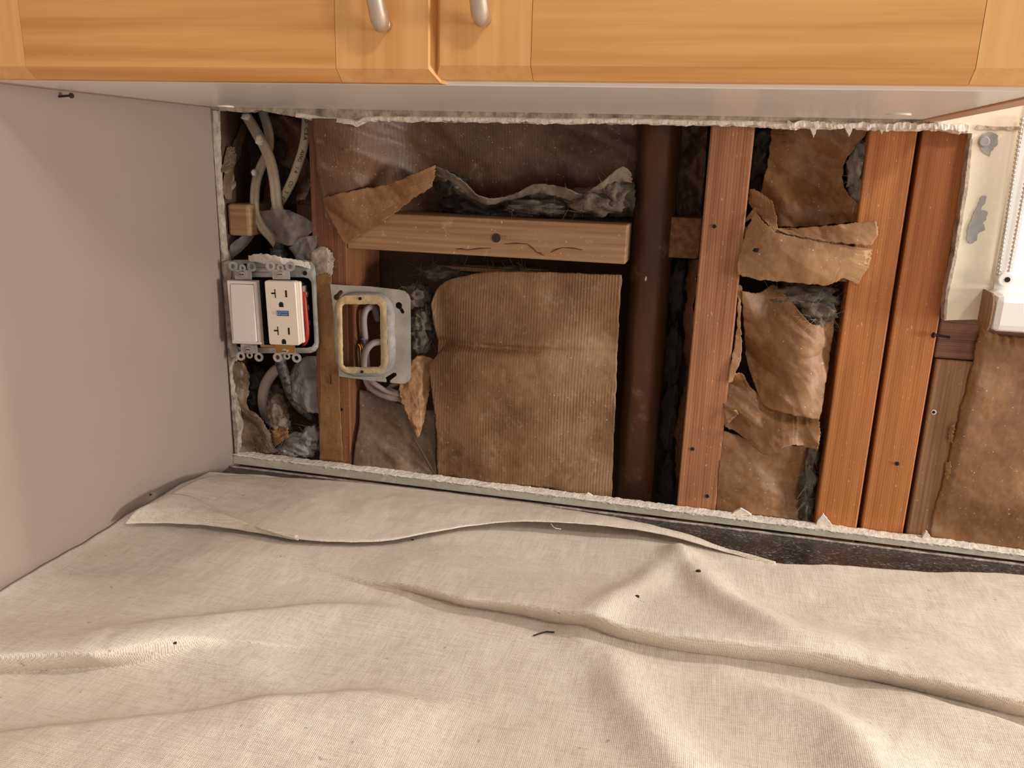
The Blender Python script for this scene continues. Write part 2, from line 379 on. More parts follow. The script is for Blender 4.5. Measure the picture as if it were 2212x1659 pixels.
MT['board'] = plain('dark_sheathing_board', (96, 66, 46), .85, var=.8, scale=30, c2=(48, 32, 24)); MT['strand'] = plain('strand_board', (136, 92, 56), .8, var=1, scale=150, bump=.6, c2=(70, 42, 24))
MT['shade'] = plain('white_shade_fabric', (238, 234, 232), .8)
MT['debris'] = plain('dark_crumb', (40, 28, 22), .8)
# ------------------------------------------------------------------ setting
XL, YD, ZCT, ZB = -0.4975, -0.0127, 0.9295, 1.3115
def prism_xz(name, pts, y0, y1, mat, parent=None, bevel=0.0):
    n = len(pts); tris = geometry.tessellate_polygon([[Vector((p[0], p[1], 0)) for p in pts]])
    V = [(p[0], y0, p[1]) for p in pts] + [(p[0], y1, p[1]) for p in pts]
    f = [tuple(t) for t in tris] + [tuple(i + n for i in t) for t in tris] + [(i, (i+1) % n, (i+1) % n + n, i + n) for i in range(n)]
    return mk(name, V, f, mat, parent, bevel=bevel)
def edge_xz(pts, y, jag=0, step=5, seed=1):
    q = jagged(list(pts), jag, step, seed, False); P = W(q[:, 0], q[:, 1], y); return [(p[0], p[2]) for p in P]

tag(box('wall_left', (XL - .0127, XL, -2.2, -.0002, 0, 2.44), MT['wall']), 'smooth beige painted side wall meeting the open wall', kind='structure')
wb = box('wall_back', (XL - .04, 1.9, .095, .107, 0, 2.44), MT['board']); tag(wb, 'opened back wall with torn drywall edges around the framing', kind='structure')
# upper drywall remnant behind and just below the cabinet
low = [(470, 237), (520, 242), (560, 238), (600, 246), (640, 252), (700, 263), (745, 266), (770, 270), (790, 262), (900, 262), (1050, 263), (1200, 266), (1350, 266), (1500, 270), (1600, 271), (1690, 275), (1700, 276), (1850, 276), (1960, 281), (2005, 279)]
e = edge_xz(low, YD, 3.2, 4, 3)
prism_xz('drywall_sheet', [(XL + .0005, 2.44)] + [(XL + .0005, e[0][1])] + e + [(.178, 2.44)], YD, -.0004, MT['plaster_d'], wb)
# a torn plaster lip along that edge
def ribbon(name, pts, rows, mat, parent, seed, amp=.0012, step=5):
    """irregular bead along a pixel line at depth YD; rows = list of (dy, dz)"""
    c = catmull(pts, int(abs(pts[-1][0] - pts[0][0]) / step)); P = W(c[:, 0], c[:, 1], YD); V = []
    for j, (dy, dz) in enumerate(rows):
        for i, p in enumerate(P):
            k = amp * (noise.noise((p[0]*90, j*3.1, seed)) + .7*noise.noise((p[0]*300, j*2.3, seed + 4)))
            V.append((p[0], p[1] + dy + k, p[2] + dz + k * 1.3))
    n = len(P); m = len(rows)
    f = [(j*n+i, j*n+i+1, (j+1)*n+i+1, (j+1)*n+i) for j in range(m-1) for i in range(n-1)] + [tuple(j*n for j in range(m)), tuple(j*n+n-1 for j in range(m))]
    f += [((m-1)*n+i, (m-1)*n+i+1, i+1, i) for i in range(n-1)]
    return mk(name, V, f, mat, parent)
ribbon('plaster_lip', [(u, v - 3) for u, v in low[4:]], [(.001, .004), (-.0012, .002), (-.0014, -.001), (.002, -.0018), (.008, -.001)], MT['plaster'], wb, 2, .0010)
ribbon('plaster_crust', [(1700, 268), (1850, 272), (2000, 272), (2090, 279)], [(.001, .003), (-.003, .002), (-.003, -.002), (.003, -.003)], MT['plaster'], wb, 6, .002)
for k, (u, v, w, h) in enumerate(((1758, 272, 9, 26), (1834, 275, 9, 20), (1905, 276, 5, 14), (768, 266, 12, 8))):
    prism('plaster_drip', [(u - w, v), (u + w, v), (u + w*.5, v + h*.6), (u, v + h), (u - w*.5, v + h*.5)], YD - .001, YD + .004, MT['plaster'], wb, 1.5, 4, 20 + k)
# cut edge at the inside corner
prism('drywall_cut_edge', [(455, 238), (460, 238), (463, 330), (467, 400), (472, 470), (478, 540), (486, 565), (490, 620), (493, 700), (499, 755), (507, 765), (496, 795), (500, 850), (506, 860), (508, 900), (514, 930), (512, 985), (508, 985)], YD, -.0003, MT['plaster_d'], wb, 1.3, 5, 8)
# lower drywall strip
def zs_(x): return 1.27 - .3312 - .0058*(x + .1)
sx_ = np.linspace(XL + .0005, 1.9, 300); te = [(x, zs_(x) + .0005*noise.noise((x*80, 0, 2))) for x in sx_]
prism_xz('drywall_strip', [(XL + .0005, ZCT + .0006)] + te + [(1.9, ZCT + .0006)], YD, -.0004, MT['green'], wb)
def ribbon_w(name, xs, rows, mat, parent, seed, amp):
    V = []; n = len(xs); m = len(rows)
    for j, (dy, dz) in enumerate(rows):
        for x in xs:
            k = amp*(.5*noise.noise((x*40, j*3.1, seed)) + .8*noise.noise((x*160, j*2.3, seed + 4)) + .5*noise.noise((x*420, j*2, seed + 8)))
            V.append((x, YD + dy + k, zs_(x) + dz + k))
    f = [(j*n+i, j*n+i+1, (j+1)*n+i+1, (j+1)*n+i) for j in range(m-1) for i in range(n-1)] + [((m-1)*n+i, (m-1)*n+i+1, i+1, i) for i in range(n-1)] + [tuple(j*n for j in range(m)), tuple(j*n+n-1 for j in range(m))]
    return mk(name, V, f, mat, parent)
ribbon_w('gypsum_core', np.r_[np.linspace(XL + .001, .36, 700), np.linspace(.365, 1.9, 80)], [(-.0001, -.0022), (-.0009, -.0006), (-.0003, .0007), (.004, .001), (.008, .001), (.0118, .0008), (.012, -.002)], MT['plaster'], wb, 9, .0008)
for k, (u, v, w, h) in enumerate(((1602, 1113, 22, 14), (1780, 1136, 18, 26), (2002, 1164, 10, 16), (728, 1010, 7, 6), (1270, 1072, 10, 6))):
    prism('gypsum_flake', [(u - w, v), (u - w*.7, v - h*.5), (u - w*.1, v - h), (u + w*.4, v - h*.6), (u + w, v)], YD + .006, -.003, MT['plaster'], wb, 1.5, 4, 40 + k)
# painted pier between framing and window
pr = [(2040, 692), (2046, 640), (2060, 560), (2074, 480), (2086, 400), (2096, 320), (2100, 288), (2050, 284), (2004, 277)]
XW0 = X(2150, 600, YD); pe = edge_xz(pr, YD, 2.2, 6, 11)
prism_xz('drywall_pier', pe + [(.178, 2.44), (XW0, 2.44), (XW0, Z(2140, 690, YD))], YD, -.0004, MT['cream'], wb)
prism('cut_paper_edge', [(2084, 400), (2096, 300), (2101, 300), (2092, 400), (2066, 560), (2048, 640), (2044, 690), (2039, 690), (2043, 630), (2060, 555)], YD - .0006, -.001, MT['plaster_d'], wb, 1.2, 5, 12)
prism('bare_bead_patch', [(2088, 515), (2092, 490), (2100, 465), (2112, 445), (2120, 425), (2131, 424), (2128, 440), (2120, 452), (2134, 458), (2130, 475), (2122, 482), (2128, 495), (2115, 503), (2110, 520), (2096, 526)], YD - .0008, YD + .001, MT['spackle'], wb, 2.6, 2.5, 14)
prism('bare_bead_patch', [(2114, 300), (2122, 290), (2140, 286), (2156, 292), (2155, 312), (2146, 322), (2138, 338), (2128, 330), (2118, 322)], YD - .0008, YD + .001, MT['spackle'], wb, 2.4, 2.5, 15)
pc = W(2126, 306, YD - .001); mk('screw_dimple', *tubeg([pc, pc + np.array([0, -.0012, 0])], [.0046, .0034], 16, up=(0, 0, 1)), MT['spackle'], wb)
prism('plaster_crack', [(2105, 279), (2112, 270), (2150, 274), (2200, 273), (2204, 280), (2150, 281), (2114, 280)], YD - .0012, YD + .001, MT['plaster_d'], wb, 1.5, 4, 16)

# the untouched wall further right, below, beside and above the window
zlow = Z(2150, 640, -.02) - .03
box('drywall_sheet', (.478, 1.9, YD, -.0004, zs_(.5) + .002, zlow), MT['cream'], wb)
box('drywall_sheet', (1.645, 1.9, YD, -.0004, zlow, 2.44), MT['cream'], wb)
box('drywall_sheet', (XW0 + .0005, 1.6445, YD, -.0004, 2.2005, 2.44), MT['cream'], wb)
# countertop, caulk
tag(box('countertop', (XL + .0005, 1.9, -.64, YD - .0004, ZCT - .038, ZCT), MT['granite'], bevel=.003), 'dark speckled laminate countertop along the foot of the opened wall', 'countertop')
c = np.array([(x, YD - .0088 + .0008*noise.noise((x*30, 0, 0)), ZCT + .0004) for x in np.linspace(XL + .002, 1.88, 400)])
rr = [.0013 + .0009*noise.noise((p[0]*60, 2, 0)) for p in c]
tag(mk('caulk_bead', *tubeg(c, np.clip(rr, .0005, 1), 8), MT['plaster_d'], smooth=True), 'thin broken line of old caulk along the dark countertop', 'caulk')

# window at the right
wz0 = Z(2150, 640, -.02)
win = empty('window_1', (.8, .03, wz0), 'white framed window with a drawn white shade right of the pier', kind='structure')
box('jamb', (XW0, XW0 + .012, YD - .001, .09, wz0 - .002, 2.2), MT['gloss_white'], win)
box('window_frame', (XW0 + .012, XW0 + .05, .03, .075, wz0, 2.2), MT['gloss_white'], win, .003)
box('window_frame', (XW0 + .05, 1.6, .03, .075, wz0, wz0 + .055), MT['gloss_white'], win, .003)
box('window_frame', (1.6, 1.64, .03, .075, wz0, 2.2), MT['gloss_white'], win, .003)
box('window_frame', (XW0 + .05, 1.6, .03, .075, 2.16, 2.2), MT['gloss_white'], win, .003)
box('window_shade', (XW0 + .05, 1.6, .058, .06, wz0 + .055, 2.16), MT['shade'], win)
# sill: painted board whose sawn end shows bare wood
sil = empty('window_sill', (.7, -.03, wz0 - .03), 'white painted window sill board with its sawn bare end showing', 'window sill')
xs = X(2146, 680, -.045); zt, zs = Z(2160, 637, -.045), Z(2160, 718, -.045)
box('sill_board', (xs, 1.9, -.045, .03, zs, zt), MT['gloss_white'], sil, .006)
ys = [(-.0445, zs + .006), (-.041, zs), (-.013, zs), (-.013, zt), (-.036, zt), (-.042, zt - .003), (-.0445, zt - .009)]
xe = X(2128, 680, -.03)
V = [(x, y, z) for x in (xe, xs - .0002) for y, z in ys]; n = len(ys)
mk('sawn_end', V, [tuple(range(n)), tuple(range(n, 2*n))] + [(i, (i+1) % n, (i+1) % n + n, i + n) for i in range(n)], MT['tan'], sil)
# bead chain loop and its holder
ch = empty('blind_chain', W(2165, 600, -.018), 'metal bead chain loop hanging beside the white window jamb', 'blind chain')
bme = None
for k, (a, b) in enumerate((((2204, 285), (2157, 592)), ((2236, 285), (2178, 594)))):
    pa, pb = W(*a, -.018), W(*b, -.018); nb = 34
    for i in range(nb + 4):
        p = pb + (pa - pb) * i / nb
        if bme is None:
            bm = bmesh.new(); bmesh.ops.create_icosphere(bm, subdivisions=1, radius=.0018); bme = bpy.data.meshes.new('bead'); bm.to_mesh(bme); bm.free(); bme.materials.append(MT['steel']); bme.shade_smooth()
        o = bpy.data.objects.new('bead', bme); col.objects.link(o); o.parent = ch; o.location = Vector(p - LOC[ch.name])
    mk('cord', *tubeg([pb, pa + (pa - pb)*.1], .0005, 5), MT['steel'], ch)
hp = W(2168, 602, -.016)
mk('chain_holder', *join(tubeg([hp + np.array([0, -.006, 0]), hp + np.array([0, .004, 0])], .0062, 20, up=(0, 0, 1))), MT['gloss_white'], ch, bevel=.001)
mk('screw_hole', *tubeg([hp + np.array([.001, -.0064, 0]), hp + np.array([.001, -.0055, 0])], .0022, 14, up=(0, 0, 1)), MT['dark'], ch)

# ------------------------------------------------------------------ upper cabinet
YC, YF = -.284, -.305
XR = .178
cab = empty('upper_cabinet', ((XL + XR)/2, (YC + YD)/2, ZB), 'honey maple wall cabinet with two doors above the opened wall', 'cabinet')
yb = YD - .0005
box('bottom_panel', (XL + .004, XR - .0155, YC, yb, ZB, ZB + .016), MT['white'], cab)
box('front_edge', (XL + .004, XR - .001, YC - .0012, YC - .0001, ZB + .0006, ZB + .02), MT['white'], cab)
box('side_panel', (XR - .0152, XR, YC, yb, ZB - .0012, 2.06), plain('maple_edge', (196, 152, 116), .5), cab, .0008)
box('side_panel', (XL + .0004, XL + .0038, YC, yb, ZB - .0008, 2.06), plain('maple_edge_brown', (150, 112, 92), .5), cab)
box('top_panel', (XL + .004, XR - .0155, YC, yb, 2.044, 2.06), MT['white'], cab)
for (u, v) in ((486, 229), (1942, 246)):
    p = WZ(u, v, ZB); mk('cover_cap', *tubeg([p + np.array([0, 0, .001]), p + np.array([0, 0, -.0012])], .0085, 24), plain('white_cap', (240, 232, 224), .4), cab)
def slab(fr, ext, y0, ch):          # a board with chamfered outer edges; ext = extra (l, r, b, t) behind the face
    x0, x1, z0, z1 = fr; l, r, b, t = ext; V = []
    for y, k in ((y0, 0), (y0 + ch, 1), (YC - .0008, 1)):
        V += [(x0 - l*k, y, z0 - b*k), (x1 + r*k, y, z0 - b*k), (x1 + r*k, y, z1 + t*k), (x0 - l*k, y, z1 + t*k)]
    f = [(0, 1, 2, 3), (8, 11, 10, 9)] + [(j*4+i, j*4+(i+1) % 4, (j+1)*4+(i+1) % 4, (j+1)*4+i) for j in (0, 1) for i in range(4)]
    return V, f
def door(x0, x1, zb, sl, sr, handle):
    zt = 2.055; ch = .007; rh = .075
    d = box('door', (x0 + sl + .0002, x1 - sr - .0002, YF + .006, YC - .003, zb + rh + ch, zt - rh), MT['maple_v'], cab)
    mk('stile', *slab((x0, x0 + sl, zb + ch, zt), (.005, 0, ch, 0), YF, .008), MT['maple_v'], d)
    mk('stile', *slab((x1 - sr, x1, zb + ch, zt), (0, .005, ch, 0), YF, .008), MT['maple_v'], d)
    mk('rail', *slab((x0 + sl + .0003, x1 - sr - .0003, zb + ch, zb + ch + rh), (0, 0, ch, 0), YF, .008), MT['maple_h'], d)
    mk('rail', *slab((x0 + sl + .0003, x1 - sr - .0003, zt - rh, zt), (0, 0, 0, 0), YF, .008), MT['maple_h'], d)
    hx, hz = handle; L = .12
    t = np.linspace(0, 1, 40); arc = np.sin(np.pi * t) ** .8
    P = np.stack([np.full(40, hx), YF - .0045 - .026 * arc, hz + L * t], 1)
    r = .0046 + .0011 * (np.abs(2*t - 1) ** 3); r[0] *= .35; r[1] *= .8; r[-1] *= .35; r[-2] *= .8
    P[0, 2] += .0018; P[1, 2] += .0002
    V1 = tubeg(P, r, 16, up=(1, 0, 0))
    feet = [tubeg([(hx, YF + .0006, hz + dz), (hx, YF - .006, hz + dz)], .0034, 14, up=(0, 0, 1)) for dz in (.005, L - .005)]
    mk('handle', *join(V1, *feet), MT['nickel'], d, smooth=True)
xs1, xs2 = X(725, 100, YF), X(1147, 100, YF); xg0, xg1 = X(925, 160, YF), X(950, 160, YF)
zl, zr = Z(800, 178, YF + .008), Z(1400, 176, YF + .008)
xj0 = X(50, 100, YF); xj1 = X(2118, 90, YF)
hl = W(829, 72, YF - .005); hr = W(1044, 60, YF - .005)
door(XL + .006, xg0, zl, xj0 - XL - .006, xg0 - xs1, (hl[0], hl[2]))
door(xg1, XR - .006, zr, xs2 - xg1, XR - .006 - xj1, (hr[0], hr[2]))

# small nail left in the side wall
p = WX(127, 209, XL); nl = p + np.array([.011, 0, .001])
tag(mk('wall_nail', *join(tubeg([p - np.array([.003, 0, 0]), nl], .0009, 8), tubeg([nl, nl + np.array([.0012, 0, 0])], .0021, 12)), plain('nail_steel', (70, 56, 46), .5, .6)), 'small dark nail sticking out of the beige side wall', 'nail')
# ------------------------------------------------------------------ framing
ZT0, ZT1 = .80, 1.60
def member(name, b, mat, label, cat='stud', group=None, bevel=.0015):
    return tag(box(name, b, mat, bevel=bevel), label, cat, group)
xa0 = X(687, 900); xa1 = xa0 + .038
SA = member('wall_stud', (xa1 - .038, xa1, 0, .089, ZT0, ZT1), MT['stud_dk'], 'reddish wall stud between the switch box and the blue-grey steel plate ring'.replace('blue-grey ', ''), group='upright wall studs')
xd0, xd1 = X(1499, 680), X(1589, 683)
SD = member('wall_stud', (xd0, xd1, .0005, .0895, ZT0, ZT1), MT['stud'], 'wall stud just right of the copper pipe', group='upright wall studs')
SH = member('wall_stud', (X(1823, 680), X(1921, 685), 0, .089, ZT0, ZT1), MT['stud_r'], 'left one of the two orange studs set close together', group='upright wall studs')
SI = member('wall_stud', (X(1931, 690), X(2030, 693), .001, .09, ZT0, ZT1), MT['stud_r'], 'right one of the two orange studs, next to the painted pier', group='upright wall studs')
for o, pts in ((SD, ((1496, 970), (1528, 1072), (1543, 489))), (SI, ((1938, 1002),)), (SA, ((738, 885), (717, 777)))):
    for u, v in pts:
        p = W(u, v, 0); mk('nail_hole', *tubeg([p + np.array([0, -.0004, 0]), p + np.array([0, .002, 0])], .0018, 10, up=(0, 0, 1)), MT['dark'], o)
zj = Z(2060, 776, .004)
SJ = member('cripple_stud', (X(2010, 850, .002), X(2010, 850, .002) + .0375, .002, .09, ZT0, zj - .0005), MT['stud_s'], 'short dull brown cripple stud under the dark sill timber', group='upright wall studs')
p = W(2017, 890, .002); mk('nail_hole', *tubeg([p + np.array([0, -.0006, 0]), p + np.array([0, .002, 0])], .0024, 10, up=(0, 0, 1)), MT['plaster'], SJ); mk('nail_hole', *tubeg([p + np.array([-.0003, -.0012, 0]), p + np.array([0, .002, 0])], .0014, 10, up=(0, 0, 1)), MT['dark'], SJ)
zs1 = Z(2080, 690, .004) + .006
ST = member('sill_timber', (X(2024, 735, .004), .9, .004, .09, zj, zs1), MT['sill'], 'dark ridged sill timber end below the painted pier', 'timber')
pn = W(2020, 724, -.0005)
tag(mk('bent_nail', *join(tubeg([pn + np.array([-.001, .002, 0]), pn + np.array([.012, -.002, -.0008])], .0012, 8), tubeg([pn + np.array([-.0022, -.0015, .0002]), pn + np.array([-.001, -.0012, 0])], .0026, 10)), plain('rusty_nail', (38, 26, 22), .7)), 'dark bent nail crossing the joint beside the sill timber', 'nail')
# level blocking between stud and pipe
zb0, zb1 = Z(1100, 557), Z(1100, 474)
BL = member('blocking', (xa1 + .0006, X(1354, 520), .001, .086, zb0, zb1), MT['sawn'], 'level sawn timber block left of the copper pipe with a bolt hole', 'blocking', 'timber blocking')
p = W(1072, 514, .001)
mk('bolt_hole', *tubeg([p + np.array([0, -.0006, 0]), p + np.array([0, .003, 0])], .0044, 16, up=(0, 0, 1)), plain('rusty_bolt', (64, 42, 32), .8, var=1, scale=400), BL)
mk('gouge', *boxg(p[0] + .004, p[0] + .010, .0004, .003, p[2] - .001, p[2] + .0022), MT['stud_s'], BL)
for u0, v0, u1, v1 in ((985, 538, 1010, 540), (1010, 540, 1060, 536), (1140, 528, 1160, 545), (1160, 545, 1175, 552), (1190, 545, 1215, 535), (1215, 535, 1258, 540), (1090, 527, 1140, 527)):
    a, b = W(u0, v0, .0008), W(u1, v1, .0008); mk('split', *tubeg([a, (a + b)/2 + np.array([0, 0, .0006]), b], [.0003, .0007, .0003], 6), plain('split_dark', (96, 58, 34), .8), BL)
x0, x1 = X(1446, 520, .035), X(1512, 520, .035)
member('blocking', (x0 - .03, xd0 - .0006, .035, .088, Z(1480, 558, .035), Z(1480, 470, .035)), MT['strand'], 'rough brown block end between copper pipe and stud', 'blocking', 'timber blocking', .001)
x0 = X(478, 480, .004)
member('blocking', (XL + .001, X(538, 480, .004), .004, .085, Z(500, 509, .004), Z(500, 440, .004)), MT['sawn'], 'pale sawn block end in the corner above the switch box', 'blocking', 'timber blocking', .003)
zk = Z(620, 478, .045)
member('blocking', (X(541, 480, .004) + .03, xa1 - .0386, .048, .09, zk - .006, zk + .028), MT['stud_dk'], 'splintered reddish timber behind the white cables', 'blocking', 'timber blocking')
member('corner_stud', (XL - .038, XL - .0004, .0003, .09, ZT0, ZT1), MT['board'], 'corner stud toned dark for shade behind the torn drywall edge', group='upright wall studs')  # dark board colour stands in for the deep shade inside the bay
# thin lath under the blocking
a = W(940, 577, .05); b = W(1338, 582, .05)
tag(mk('lath_strip', *join(boxg(a[0], b[0], .045, .075, a[2] - .0015, a[2] + .0025)), MT['tan']), 'thin pale strip of wood under the level block', 'strip')
# copper drain pipe
pc = W(1394, 680, .025); yc = .0455
zz = np.linspace(.80, 1.6, 24)
pp = empty('copper_pipe', (pc[0], yc, .80), 'wide tarnished copper drain pipe standing in the wall', 'pipe')
mk('pipe_body', *tubeg([(pc[0], yc, z) for z in zz], .0205, 48), MT['copper'], pp, smooth=True)
for u, v, r in ((1395, 602, .0026),):
    mk('solder_drip', *blobg(u, v, .0258, 3, 7, .0012, 3, .3, sub=2), plain('solder', (200, 190, 178), .35, .7), pp, smooth=True)
# plaster smear on the stud by the box
tag(mk('plaster_smear', *sheetg([(676, 540, -.001), (700, 532, -.002), (718, 545, -.001)], [(680, 595, -.001), (705, 590, -.003), (716, 596, -.001)], [(672, 568, -.001)], [(722, 570, -.001)], 24, 24, creased(.0013, 70, 3), 2.5, 2), MT['plaster_d'], smooth=True, thick=.0006), 'crumpled plaster and paper scrap on the reddish stud', 'scrap')
# paper strip on stud front
tag(sheet('paper_strip', [(683, 592, -.0012), (712, 586, -.0018)], [(690, 992, -.0012), (741, 996, -.0012)], [(690, 800, -.0012), (691, 890, -.0012)], [(717, 610, -.0014), (728, 720, -.0014), (733, 815, -.0012)], MT['kraft'], thick=.0006, nu=20, nv=80, disp=crumple(.0005, 60, 2), rag=1.5), 'narrow brown paper strip stapled down the reddish stud', 'paper strip')
for u, v in ((714, 820), (716, 836)):
    p = W(u, v, -.0022); tag(mk('staple', *tubeg([p + np.array([0, 0, -.005]), p + np.array([.0003, -.0004, 0]), p + np.array([0, 0, .005])], .0005, 6), MT['dark']), 'dark staple driven into the narrow paper strip', 'staple', 'staples in paper strip')
    break

# ------------------------------------------------------------------ kraft paper facings and insulation
# centre bay, upper
tag(sheet('paper_facing', [(690, 258, -.001), (760, 258, -.001), (800, 258, .006), (900, 257, .035), (1100, 258, .045), (1300, 258, .05), (1390, 258, .06)],
          [(702, 470, -.0015), (760, 500, .003), (830, 462, .03), (950, 458, .06), (1150, 458, .072), (1390, 458, .075)],
          [(691, 330, -.001), (694, 400, -.001)], [(1390, 380, .06)], MT['kraft_dk'], nu=110, nv=60, disp=creased(.006, 18, 5), thick=.0005),
    'dark brown paper facing sagging in the wide bay under the cabinet', 'paper facing', 'kraft paper facings')
tag(sheet('paper_flap', [(697, 428, -.0018), (760, 412, -.0018), (840, 398, .004), (900, 375, .006), (943, 357, .008)],
          [(752, 528, -.0022), (790, 500, -.0025), (838, 470, -.001), (890, 432, .004), (938, 403, .010)],
          [(702, 450, -.0018), (725, 490, -.002)], [(944, 380, .009)], MT['kraft'], nu=80, nv=40, disp=creased(.0028, 40, 8), rag=2.5, thick=.0007),
    'torn brown paper flap hanging over the left end of the level block', 'paper flap', 'kraft paper facings')
lip = [(938, 358, .008), (985, 380, .006), (1040, 424, .012), (1092, 426, .018), (1160, 398, .014), (1225, 408, .016), (1262, 418, .02), (1300, 392, .016), (1345, 360, .014), (1364, 374, .02)]
tag(sheet('torn_lip', lip, [(940, 372, .014), (990, 402, .016), (1045, 440, .02), (1100, 432, .026), (1165, 416, .022), (1222, 430, .024), (1262, 432, .026), (1302, 418, .022), (1340, 392, .022), (1366, 395, .026)], [], [], plain('fuzzy_paper_back', (150, 132, 114), .95, var=.8, scale=80, bump=.8, bdist=.002, c2=(96, 80, 66)), nu=120, nv=14, disp=crumple(.0025, 60, 4), rag=2.5, thick=.0012),
    'ragged torn paper lip curling over grey insulation above the block', 'paper lip', 'kraft paper facings')
tag(sheet('insulation_batt', [(942, 372, .018), (1045, 436, .024), (1100, 428, .03), (1165, 412, .026), (1262, 428, .03), (1340, 388, .026), (1368, 395, .03)], [(900, 466, .06), (1100, 466, .055), (1368, 467, .05)], [(925, 430, .07)], [(1372, 430, .03)], MT['wool'], nu=120, nv=50, disp=crumple(.012, 42, 9, .5), thick=.004),
    'grey insulation batt bulging above the level block', 'insulation', 'grey glass-fibre insulation tufts')
tuft('insulation_tuft', [(1160, 446, .035, 70, 16, .018), (1290, 436, .032, 60, 26, .018), (1328, 418, .032, 32, 32, .016)], MT['wool'], MT['fib'], 'lumpy grey insulation tuft against the copper pipe', 260, .01, 4)
tuft('insulation_tuft', [(975, 400, .04, 34, 26, .02), (1010, 440, .055, 60, 26, .02)], MT['wool_dk'], MT['fib_dk'], 'dark insulation behind the torn paper flap', 120, .01, 6)
# centre bay, lower batt
tag(sheet('paper_facing', [(934, 655, .02), (950, 618, .022), (985, 600, .016), (1050, 588, .014), (1180, 588, .014), (1345, 592, .022)],
          [(946, 1026, .008), (1050, 1036, .004), (1200, 1056, .006), (1322, 1085, .02)],
          [(942, 700, .022), (950, 760, .024), (930, 790, .018), (938, 850, .016), (948, 930, .012)], [(1338, 700, .024), (1332, 850, .022), (1326, 980, .022)], MT['kraft_rib'], nu=110, nv=120,
          disp=lambda x, z: crumple(.004, 12, 21, .1, .02)(x, z) + creased(.0024, 13, 22)(x, z) + .006*math.exp(-((z - Z(1050, 752) - .02*(x + .2))/.004)**2)*math.exp(-((x + .2)/.09)**2) - .012*math.exp(-((x - X(1140, 850))/.09)**2 - ((z - Z(1100, 830))/.08)**2), rag=1.5, thick=.0006),
    'big ribbed brown paper facing filling the bay left of the pipe', 'paper facing', 'kraft paper facings')
tuft('insulation_tuft', [(905, 640, .035, 30, 28, .02), (915, 690, .03, 24, 30, .018), (912, 735, .03, 24, 30, .018), (960, 590, .05, 50, 16, .02), (1100, 583, .06, 120, 9, .015)], MT['wool'], MT['fib'], 'grey insulation tuft squeezed between steel plate ring and ribbed paper', 420, .012, 8)
tag(sheet('paper_scrap', [(862, 830, .008), (900, 770, .012), (938, 776, .02)], [(893, 930, .004), (903, 945, .003), (916, 910, .008)], [(866, 860, .006), (882, 900, .004)], [(930, 820, .02), (924, 870, .014)], MT['kraft_lt'], nu=30, nv=44, disp=crumple(.004, 60, 31), rag=2, thick=.0006), 'pointed torn scrap of tan paper below the steel plate ring', 'paper scrap', 'kraft paper facings')
tag(sheet('paper_facing', [(786, 836, .03), (830, 850, .032), (880, 870, .03), (950, 880, .035)], [(768, 1004, .004), (850, 1014, .006), (945, 1028, .008)], [(778, 930, .014)], [(945, 950, .022)], MT['kraft_gr'], nu=50, nv=50, disp=creased(.005, 30, 41), thick=.0006), 'dusty stained paper facing low beside the reddish stud', 'paper facing', 'kraft paper facings')
a = W(893, 945, .004); b = W(938, 1024, .003)
tag(mk('wood_splinter', *tubeg([a, (a+b)/2, b], [.0008, .0016, .0012], 6), MT['board']), 'slanting dark splinter on the dusty paper', 'splinter')
# gap between pipe and stud
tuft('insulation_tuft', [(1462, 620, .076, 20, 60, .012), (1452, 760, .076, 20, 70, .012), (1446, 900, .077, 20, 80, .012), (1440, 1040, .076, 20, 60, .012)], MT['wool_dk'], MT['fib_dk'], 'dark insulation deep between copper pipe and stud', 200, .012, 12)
tag(sheet('paper_scrap', [(1488, 560, .06), (1508, 562, .02)], [(1462, 1085, .06), (1468, 1085, .03)], [(1478, 700, .055), (1480, 820, .06), (1462, 900, .05)], [(1497, 700, .02), (1488, 850, .025)], MT['kraft_dk'], nu=16, nv=60, disp=crumple(.008, 40, 51), rag=5, thick=.0006), 'dark torn paper edge hidden left of the stud', 'paper scrap', 'kraft paper facings')
tag(sheet('paper_facing', [(1440, 262, .075), (1530, 262, .07)], [(1430, 470, .08), (1516, 470, .08)], [], [], MT['kraft_dk'], nu=24, nv=40, disp=crumple(.006, 50, 52), thick=.0006), 'dark paper facing in the narrow gap behind the pipe top', 'paper facing', 'kraft paper facings')
# right bay
tag(sheet('paper_facing', [(1668, 268, .03), (1760, 268, .016), (1830, 268, .016), (1884, 268, .004)], [(1636, 478, .03), (1700, 490, .018), (1790, 486, .02), (1890, 474, .002)],
          [(1660, 340, .03), (1645, 400, .032)], [(1855, 310, .02), (1824, 350, .03), (1822, 400, .024), (1855, 440, .004)], MT['kraft'], nu=70, nv=80, disp=creased(.0055, 26, 61), rag=2.5, thick=.0007),
    'brown paper facing in the bay between the stud and the orange pair, upper', 'paper facing', 'kraft paper facings')
tuft('insulation_tuft', [(1856, 360, .025, 22, 44, .02), (1864, 410, .02, 22, 34, .016)], MT['wool_lt'], MT['fib'], 'white insulation tuft bulging beside the upper brown paper', 260, .01, 14)
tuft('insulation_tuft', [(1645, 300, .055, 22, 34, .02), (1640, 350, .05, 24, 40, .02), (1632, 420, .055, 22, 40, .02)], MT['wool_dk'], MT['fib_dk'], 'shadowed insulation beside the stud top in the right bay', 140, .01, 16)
tag(sheet('paper_band', [(1672, 494, .0), (1760, 490, -.004), (1890, 476, -.006)], [(1700, 506, -.004), (1780, 520, -.008), (1880, 530, -.008)], [], [(1894, 505, -.008)], MT['kraft_lt'], nu=60, nv=18, disp=creased(.0025, 50, 63), rag=2, thick=.0009), 'folded paper band pressed on top of the wrapped block', 'paper band', 'kraft paper facings')
